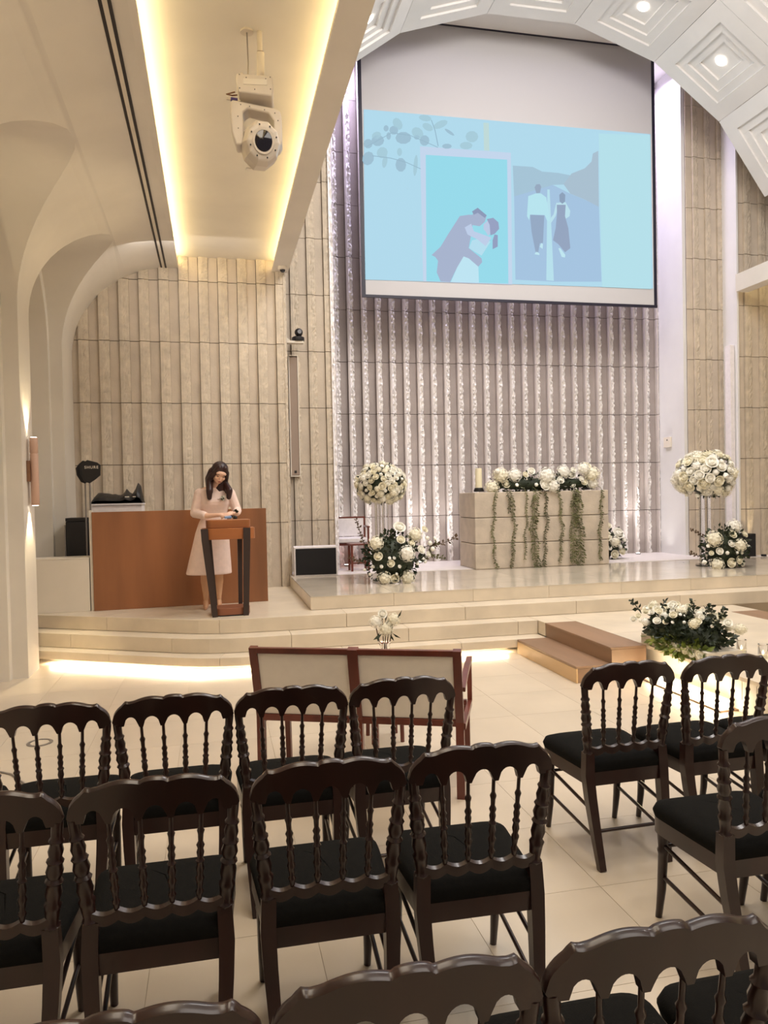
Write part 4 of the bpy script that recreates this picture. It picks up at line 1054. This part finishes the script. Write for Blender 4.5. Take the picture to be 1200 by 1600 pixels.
rn = random.Random(8)
for kind, px, py, r in (('hydrangea', 589, 970, 11), ('hydrangea', 618, 968, 11), ('hydrangea', 605, 983, 12), ('rose', 600, 958, 8), ('rose', 611, 975, 7)):
    bloom(vs_, kind, ((px-603)/237, -.01, .235+(995-py)/237), r/237, (rn.uniform(-.3, .3), -1, .5), rn)
    obj('stem', tube(B(), [(0, 0, .06), ((px-603)/237*.6, 0, .2), ((px-603)/237, 0, .235+(990-py)/237)], .004, 5), MT['twig'], vs_)
for x0, z0, x1, z1 in ((.08, .35, .14, .45), (.0, .33, .03, .42), (-.02, .26, -.12, .20), (-.04, .27, -.06, .17), (.05, .26, .14, .20), (.04, .25, .07, .18)):
    d = Vector((x1-x0, -.01, z1-z0)); obj('leaf', leaves_bm(B(), [(x0, -.02, z0)], d.length*1.0, random.Random(2), [d], .2), MT['leaf'], vs_)

# ---------------------------------------------------------------- flower planter and candle cups on the runway
pl = empty('flower_planter', (3.86, 5.75, .29), label='long white box planter overflowing with white flowers and greens on the runway edge', cat='planter')
bevelmod(obj('trough', box(B(), -.16, .16, -.52, .42, 0, .09), MT['white'], pl), .006)
rn = random.Random(31)
setp(obj('foliage_core', ball(B(), (0, -.02, .15), 1, 2, (.18, .44, .12)), MT['leaf'], pl, True), kind='stuff')
foliage(pl, (0, -.02, .13), (.25, .54, .20), 1000, .06, MT['leaf'], rn, dome=True)
foliage(pl, (-.15, -.08, .07), (.07, .46, .07), 260, .07, MT['leaf_l'], rn, name='ivy_edge')
for k in range(84):
    y = rn.uniform(-.52, .46); u = rn.uniform(-.9, .75); zz = .13+.20*math.sqrt(1-u*u)*(1-.35*abs(y))+rn.uniform(-.02, .05)
    kind = rn.choice(('rose', 'rose', 'carnation', 'hydrangea')); s = {'rose': .032, 'carnation': .018, 'hydrangea': .040}[kind]*rn.uniform(.8, 1.2)
    bloom(pl, kind, (.26*u, y, zz), s, (-.5, -.7, .8), rn)
for k in range(12):
    y = -.5+k*.05; bloom(pl, 'rose', (-.19, y+rn.uniform(-.02, .02), .06+rn.uniform(-.01, .02)), .026, (-1, -.4, .2), rn)
for k in range(9): sprig(pl, (rn.uniform(-.15, .15), rn.uniform(-.45, .45), .26), (rn.uniform(-.7, .5), rn.uniform(-.7, .5), 1), .15, 6, .05, MT['leaf'], rn)
def cup(x, y, label):
    t = empty('candle_cup', (x, y, .29), label=label, cat='candle', group='small glass candle cups along the runway')
    obj('glass', lathe(B(), [(.035, 0), (.04, .01), (.038, .10), (.04, .11)], n=14, cap=False), MT['glass'], t, True)
    obj('wax', lathe(B(), [(.024, .001), (.024, .03)], n=12), MT['wax'], t, True)
    obj('flame', lathe(B(), [(.001, .033), (.006, .042), (.004, .056), (.001, .066)], n=8), MT['flame'], t, True)
cup(4.23, 5.52, 'glass candle cup nearest the planter'); cup(4.26, 5.30, 'second glass candle cup from the planter')
cup(4.16, 4.95, 'third glass candle cup from the planter'); cup(4.20, 4.72, 'glass candle cup furthest from the planter, at the right photo edge')

# ---------------------------------------------------------------- wall fittings
cs = empty('column_speaker', (1.135, 10.945, 1.95), label='slim grey column speaker in a white frame on the stone wall left of the stage', cat='speaker')
obj('grille', box(B(), -.055, .055, -.02, .05, .02, 1.70), MT['greymesh'], cs)
for x0, x1, z0, z1 in ((-.07, -.056, 0, 1.73), (.056, .07, 0, 1.73), (-.056, .056, 1.715, 1.73), (-.056, .056, 0, .015)): obj('frame', box(B(), x0, x1, -.03, .06, z0, z1), MT['white'], cs)
obj('badge', box(B(), -.016, .016, -.026, -.021, .05, .085), MT['black'], cs)
cs2 = empty('column_speaker', (8.095, 10.80, .584), label='tall white column speaker on the right stone pier, seen edge-on', cat='speaker')
bevelmod(obj('body', box(B(), -.04, .035, -.10, .04, .4, 3.35), MT['uphol_w'], cs2), .004)
obj('bracket', box(B(), -.02, .02, .041, .07, 1.6, 1.75), MT['white'], cs2)
pc = empty('ptz_camera', (1.13, 10.72, 3.80), label='black dome-headed camera on a white wall bracket', cat='camera')
obj('bracket', prism(B(), [(-.13, .02), (-.13, .19), (-.115, .19), (-.10, .07), (-.05, .03), (.13, .03), (.13, 0), (-.13, 0)], -.06, .06, 'y'), MT['white'], pc)
bo = obj('camera_base', lathe(B(), [(.085, .031), (.09, .045), (.088, .085), (.06, .10)], (.06, 0, 0), 20), MT['black'], pc, True)
obj('camera_head', ball(B(), (.07, -.01, .155), .058, 3), MT['black'], pc, True)
obj('lens', lathe(B(), [(.028, 0), (.028, .012)], (.0, .0, .0), 14), MT['lens'], pc, True, loc=(.075, -.06, .155), rot=(PI/2, 0, 0))
dc = empty('dome_camera', (.955, 10.28, 4.73), label='small white dome security camera under the end of the beam', cat='camera')
obj('housing', lathe(B(), [(.062, 0), (.062, -.03), (.05, -.04)], n=20), MT['white'], dc, True)
obj('dome', ball(B(), (0, 0, -.042), .038, 2), MT['lens'], dc, True)
sw = empty('wall_control_box', (7.425, 11.46, 2.36), label='small white control box on the white return right of the stage wall', cat='box')
bevelmod(obj('box_body', box(B(), -.03, .012, -.09, .09, 0, .17), MT['white'], sw), .004)
obj('knob', lathe(B(), [(.01, 0), (.01, .01)], n=10), MT['black'], sw, True, loc=(-.03, -.02, .12), rot=(0, -PI/2, 0))
sc = empty('wall_sconce', (-1.70, 7.96, 1.63), label='wooden cylinder wall sconce shining up and down on the near left pillar', cat='wall lamp')
obj('cylinder', lathe(B(), [(.034, 0), (.038, .004), (.038, .49), (.034, .495), (.034, .505), (.038, .51), (.038, .65), (.034, .654)], n=20), MT['sconce'], sc, True)
obj('bracket', box(B(), -.058, -.030, -.06, .06, .23, .43), MT['brass'], sc)
obj('lamp', lathe(B(), [(.028, -.003), (.028, .001)], n=16), MT['lampglow'], sc)
obj('lamp', lathe(B(), [(.028, .655), (.028, .658)], n=16), MT['lampglow'], sc)
spot('sconce_up', (-1.72, 7.96, 2.31), (-1.78, 7.96, 3.3), 26, (1, .82, .5), 70, .5, .02)
spot('sconce_down', (-1.72, 7.96, 1.60), (-1.78, 7.96, .6), 36, (1, .82, .5), 70, .5, .02)
sp_ = empty('sprinkler', (-1.30, 6.85, 4.60), label='small brass sprinkler in the nearer left arch', cat='sprinkler')
obj('escutcheon', lathe(B(), [(.022, 0), (.022, .006)], n=12), MT['brass'], sp_, True)
obj('nozzle', lathe(B(), [(.006, -.02), (.008, 0)], n=8), MT['brass'], sp_, True)
wu = empty('floor_uplight', (8.34, 10.34, .583), label='dark floor uplight washing the right stone wall', cat='uplight')
obj('housing', lathe(B(), [(.04, 0), (.04, .03)], n=16), MT['black'], wu, True)
for i, (x, lb) in enumerate(((1.95, 'floor uplight behind the small side table'), (3.12, 'floor uplight at the wall left of the altar'), (6.90, 'floor uplight at the wall right of the altar'))):
    u_ = empty('floor_uplight', (x, 11.56, .584), label=lb, cat='uplight', group='floor uplights along the stage wall')
    obj('housing', lathe(B(), [(.04, 0), (.04, .02)], n=16), MT['metalgrey'], u_, True)
    obj('lamp', lathe(B(), [(.03, .021), (.03, .024)], n=16), MT['lampglow'], u_, True)
fd = empty('floor_outlet', (-1.22, 5.62, 0), label='round metal floor outlet behind the leftmost chair', cat='floor outlet')
obj('ring', lathe(B(), [(.085, 0), (.085, .004), (.065, .004), (.065, .001)], n=24), MT['metalgrey'], fd, True)
obj('cover', lathe(B(), [(.06, .001), (.06, .003)], n=24), MT['tile'], fd, True)
tp = empty('tripod_stand', (-1.30, 4.15, 0), label='thin black stand leg reaching in at the left photo edge', cat='stand')
obj('hub', lathe(B(), [(.02, .32), (.02, .40)], n=10), MT['black'], tp, True)
obj('pole', tube(B(), [(0, 0, .15), (0, 0, 1.0)], .012, 8), MT['black'], tp, True)
for a in (-20, 100, 220):
    c, s = math.cos(math.radians(a)), math.sin(math.radians(a)); obj('leg', tube(B(), [(.02*c, .02*s, .34), (.40*c, .40*s, .01)], .009, 6), MT['black'], tp, True)
cbm = B(); tube(cbm, [(-1.9, 5.6, .005), (-1.5, 5.2, .005), (-1.25, 5.0, .005), (-1.02, 4.62, .005), (-.93, 4.45, .005)], .006, 6)
cb = obj('floor_cable', cbm, MT['metalgrey'], None, True); setp(cb, 'thin grey cable lying on the floor behind the leftmost chair', 'cable')
bs = empty('black_stand', (8.62, 10.05, .585), label='dark upright stand at the right photo edge on the stage', cat='stand')
obj('post', box(B(), -.03, .05, -.03, .03, .01, .78), MT['black'], bs); obj('foot', box(B(), -.10, .12, -.1, .1, 0, .01), MT['black'], bs)

# ================================================================ THE WOMAN
wo = empty('woman', (.0, 8.74, .435), label='woman in a pale pink dress with white corsage, looking down at the lectern', cat='person')
wo.name = 'person'
def remesh(o, vox, smooth_it=6):
    m = o.modifiers.new('rm', 'REMESH'); m.mode = 'VOXEL'; m.voxel_size = vox; m.use_smooth_shade = True
    s = o.modifiers.new('sm', 'SMOOTH'); s.iterations = smooth_it; s.factor = .5
    return apply_mods(o)
def chain(bm, pts, n=12):
    """pts: [(pos, radius)] joined by tapered capsules"""
    for (p, r), (q, s) in zip(pts, pts[1:]):
        p, q = Vector(p), Vector(q); ball(bm, p, r, 2); tube(bm, [p, q], [r, s], n)
    ball(bm, pts[-1][0], pts[-1][1], 2)
HC = Vector((.055, -.105, 1.500))            # head centre
Rh = Euler((math.radians(28), math.radians(10), math.radians(16))).to_matrix()     # looks down and to her left
def H(x, y, z): return HC+Rh @ Vector((x, y, z))
bm = B()
# torso
chain(bm, [((-.02, .02, .88), .105), ((-.02, .02, 1.0), .095), ((-.005, -.0, 1.15), .10), ((0, -.01, 1.27), .085)])
chain(bm, [((-.13, .0, 1.30), .045), ((0, -.005, 1.33), .06), ((.14, -.01, 1.29), .045)])
chain(bm, [((.005, -.01, 1.32), .052), ((.03, -.05, 1.40), .047), (tuple(HC+Vector((0, .03, -.03))), .05)])
# head: skull, jaw, nose, cheeks, ears
def hb(x, y, z, r, sc=(1, 1, 1)):
    m = Matrix.Translation(H(x, y, z)) @ Rh.to_4x4() @ Matrix.Diagonal((sc[0], sc[1], sc[2], 1)); bmesh.ops.create_icosphere(bm, subdivisions=3, radius=r, matrix=m)
hb(0, .012, .025, .088, (.86, 1.05, 1.0)); hb(0, -.018, -.035, .066, (.92, .95, 1.12)); hb(0, -.055, -.083, .022, (1.1, .9, .8))
hb(0, -.088, -.018, .012, (.75, 1.0, 1.5)); hb(0, -.094, -.030, .011, (1.1, .9, .8)); hb(-.033, -.06, -.025, .026); hb(.033, -.06, -.025, .026)
hb(0, -.078, -.055, .016, (1.4, .6, .8)); hb(-.078, .01, -.012, .018, (.4, .8, 1.3)); hb(.078, .01, -.012, .018, (.4, .8, 1.3)); hb(0, -.07, .03, .04, (1.5, .5, .7))
# arms
Rw, Lw = Vector((.035, -.27, 1.045)), Vector((.195, -.25, 1.06))
chain(bm, [((-.175, .0, 1.285), .05), ((-.215, -.03, 1.07), .038), ((-.08, -.19, 1.035), .030), (tuple(Rw), .021)])
chain(bm, [((.175, -.01, 1.28), .05), ((.235, -.02, 1.09), .038), ((.225, -.15, 1.06), .030), (tuple(Lw), .021)])
def hand(w, d, side, up=(0, 0, 1)):
    """palm and five fingers; d points along the forearm, side is the thumb side"""
    d = Vector(d).normalized(); s = Vector(side).normalized(); n = d.cross(s).normalized()
    if n.z > 0: n = -n
    palm = w+d*.045
    chain(bm, [(tuple(w), .021), (tuple(w+d*.03+s*.012), .019), (tuple(w+d*.075+s*.022), .014)])
    chain(bm, [(tuple(w+d*.03-s*.012), .019), (tuple(w+d*.072-s*.022), .013)])
    for k, (o, L) in enumerate(((.026, .066), (.009, .074), (-.009, .068), (-.025, .054))):
        b = w+d*.078+s*o
        chain(bm, [(tuple(b), .0095), (tuple(b+d*L*.45+n*.012), .009), (tuple(b+d*L*.75+n*.030), .0082), (tuple(b+d*L*.85+n*.048), .0075)], 8)
    t = w+d*.028+s*.024
    chain(bm, [(tuple(t), .012), (tuple(t+d*.025+s*.020+n*.01), .010), (tuple(t+d*.050+s*.022+n*.024), .0085)], 8)
hand(Rw, (.95, -.25, -.05), (.1, .8, .5)); hand(Lw, (-.75, -.5, -.1), (.3, .7, .6))
# legs
for s, fx in ((-1, -.125), (1, .015)):
    chain(bm, [((-.05+s*.075, .01, .86), .082), ((-.05+s*.073, -.005, .47), .052), ((-.052+s*.075, .0, .40), .050), ((-.055+s*.073, .018, .30), .052), ((-.055+s*.07, .015, .12), .030), ((-.055+s*.07, .02, .085), .028)])
    chain(bm, [((-.055+s*.07, .025, .075), .026), ((-.055+s*.072, -.05, .045), .026), ((-.055+s*.075, -.125, .024), .020)])
body = obj('body', bm, MT['skin'], wo); remesh(body, .0055, 5)
body.data.materials.append(MT['hose'])
for p in body.data.polygons:
    if p.center.z < .75: p.material_index = 1
# dress: one shell over the torso, flaring to the knee, with three-quarter sleeves
bm = B()
rings = [(1.345, .10, .07, .01, -.005), (1.325, .175, .075, .0, -.005), (1.29, .195, .088, 0, -.005), (1.22, .168, .108, 0, -.01), (1.16, .160, .118, -.002, -.012), (1.08, .142, .102, -.008, 0), (1.02, .138, .098, -.015, .01), (.94, .160, .112, -.03, .015), (.84, .185, .125, -.04, .012), (.70, .205, .145, -.055, .008), (.55, .228, .165, -.07, .005), (.40, .250, .185, -.085, .0), (.385, .249, .184, -.085, 0)]
rv = []
for z, a, b, cx, cy in rings:
    fold = .0 if z > .8 else (.8-z)*.03
    rv.append([bm.verts.new((cx+a*math.cos(t)*(1+fold*math.sin(t*7)), cy+b*math.sin(t)*(1+fold*math.sin(t*7)), z)) for t in [2*PI*k/40 for k in range(40)]])
for a, b in zip(rv, rv[1:]):
    for j in range(40): bm.faces.new((a[j], a[(j+1) % 40], b[(j+1) % 40], b[j]))
bm.faces.new(rv[0][::-1]); bm.faces.new(rv[-1])
chain(bm, [((-.165, .0, 1.285), .060), ((-.222, -.03, 1.065), .053), ((-.12, -.15, 1.042), .046)])
chain(bm, [((.165, -.01, 1.28), .060), ((.238, -.02, 1.085), .052), ((.232, -.11, 1.068), .046)])
chain(bm, [((-.055, -.075, 1.19), .055), ((.055, -.08, 1.19), .055)])
dr = obj('dress', bm, MT['dress'], wo); remesh(dr, .007, 3)
obj('waist_seam', tube(B(), [(-.012+.143*math.cos(t), .005+.103*math.sin(t), 1.045) for t in [2*PI*k/32 for k in range(33)]], .003, 5, caps=False), MT['dress'], dr, True)
# hair: cap and long sides
bm = B()
def hc(pts): chain(bm, [(tuple(H(*p)), r) for p, r in pts], 10)
m = Matrix.Translation(H(0, .022, .036)) @ Rh.to_4x4() @ Matrix.Diagonal((.96, 1.03, 1.0, 1)); bmesh.ops.create_icosphere(bm, subdivisions=3, radius=.097, matrix=m)
for s in (-1, 1):
    hc([((s*.03, -.045, .088), .030), ((s*.066, -.050, .035), .026), ((s*.082, -.032, -.03), .026)])
    chain(bm, [(tuple(H(s*.080, -.02, -.02)), .030), (tuple(H(s*.090, -.0, -.10)), .034), (tuple(HC+Vector((s*.108-.005, -.045, -.19))), .038), (tuple(HC+Vector((s*.104-.01, -.045, -.265))), .028)], 10)
    chain(bm, [(tuple(H(s*.075, .03, .0)), .045), (tuple(H(s*.085, .035, -.10)), .045), (tuple(HC+Vector((s*.10-.01, .01, -.20))), .038)], 10)
chain(bm, [(tuple(H(0, .07, 0)), .07), (tuple(HC+Vector((0, .09, -.14))), .075), (tuple(HC+Vector((-.01, .08, -.24))), .06)], 10)
for v in list(bm.verts): pass
hr = obj('hair', bm, MT['hair'], wo); remesh(hr, .007, 4)
# face details
def fb(name, x, y, z, r, sc, mat, par=body):
    b2 = B(); m = Matrix.Translation(H(x, y, z)) @ Rh.to_4x4() @ Matrix.Diagonal((sc[0], sc[1], sc[2], 1)); bmesh.ops.create_icosphere(b2, subdivisions=2, radius=r, matrix=m); return obj(name, b2, mat, par, True)
for s in (-1, 1):
    fb('eye', s*.032, -.0835, .000, .012, (1.15, .32, .34), MT['eye'])
    fb('eyebrow', s*.033, -.087, .021, .014, (1.25, .25, .22), MT['hair'])
fb('lips', 0, -.0925, -.058, .013, (1.35, .45, .42), MT['lips'])
# shoes
for s in (-1, 1):
    x = -.055+s*.072; bm = B()
    chain(bm, [((x, .03, .072), .029), ((x, -.045, .040), .031), ((x+s*.003, -.115, .022), .023), ((x+s*.003, -.150, .015), .013)])
    tube(bm, [(x, .045, .075), (x, .052, .0)], [.014, .006], 8)
    sh = obj('shoe', bm, MT['shoe'], wo); remesh(sh, .005, 2)
# corsage
co_ = obj('corsage', leaves_bm(B(), [(.075+random.Random(k).uniform(-.02, .02), -.125, 1.225) for k in range(10)], .05, random.Random(4)), MT['leaf'], wo)
for dx, dz in ((0, 0), (.022, .008), (.01, -.016)): link('rose', ROSE[1], co_, (.075+dx, -.140, 1.232+dz), (PI/2, 0, 0), (.019, .019, .019))
# things in her hands
pk = obj('blue_packet', box(B(), -.045, .03, -.03, .03, -.012, .012, .004), MT['blue'], None, loc=(.135, 8.44, 1.458), rot=(.2, 0, .3)); setp(pk, 'small pale blue packet in the hands of the woman', 'packet')
mic = empty('microphone', (.20, 8.40, 1.452), rz=.5, label='black handheld microphone held over the lectern', cat='microphone')
obj('handle', tube(B(), [(-.0, -.0, 0), (.0, .13, .03)], [.014, .010], 10), MT['black'], mic, True)
obj('grille_head', ball(B(), (0, -.018, -.004), .024, 2), MT['black'], mic, True)
wsh = obj('wrist_corsage', leaves_bm(B(), [(.215, -.22, 1.07)]*12, .045, random.Random(6)), MT['leaf'], wo)
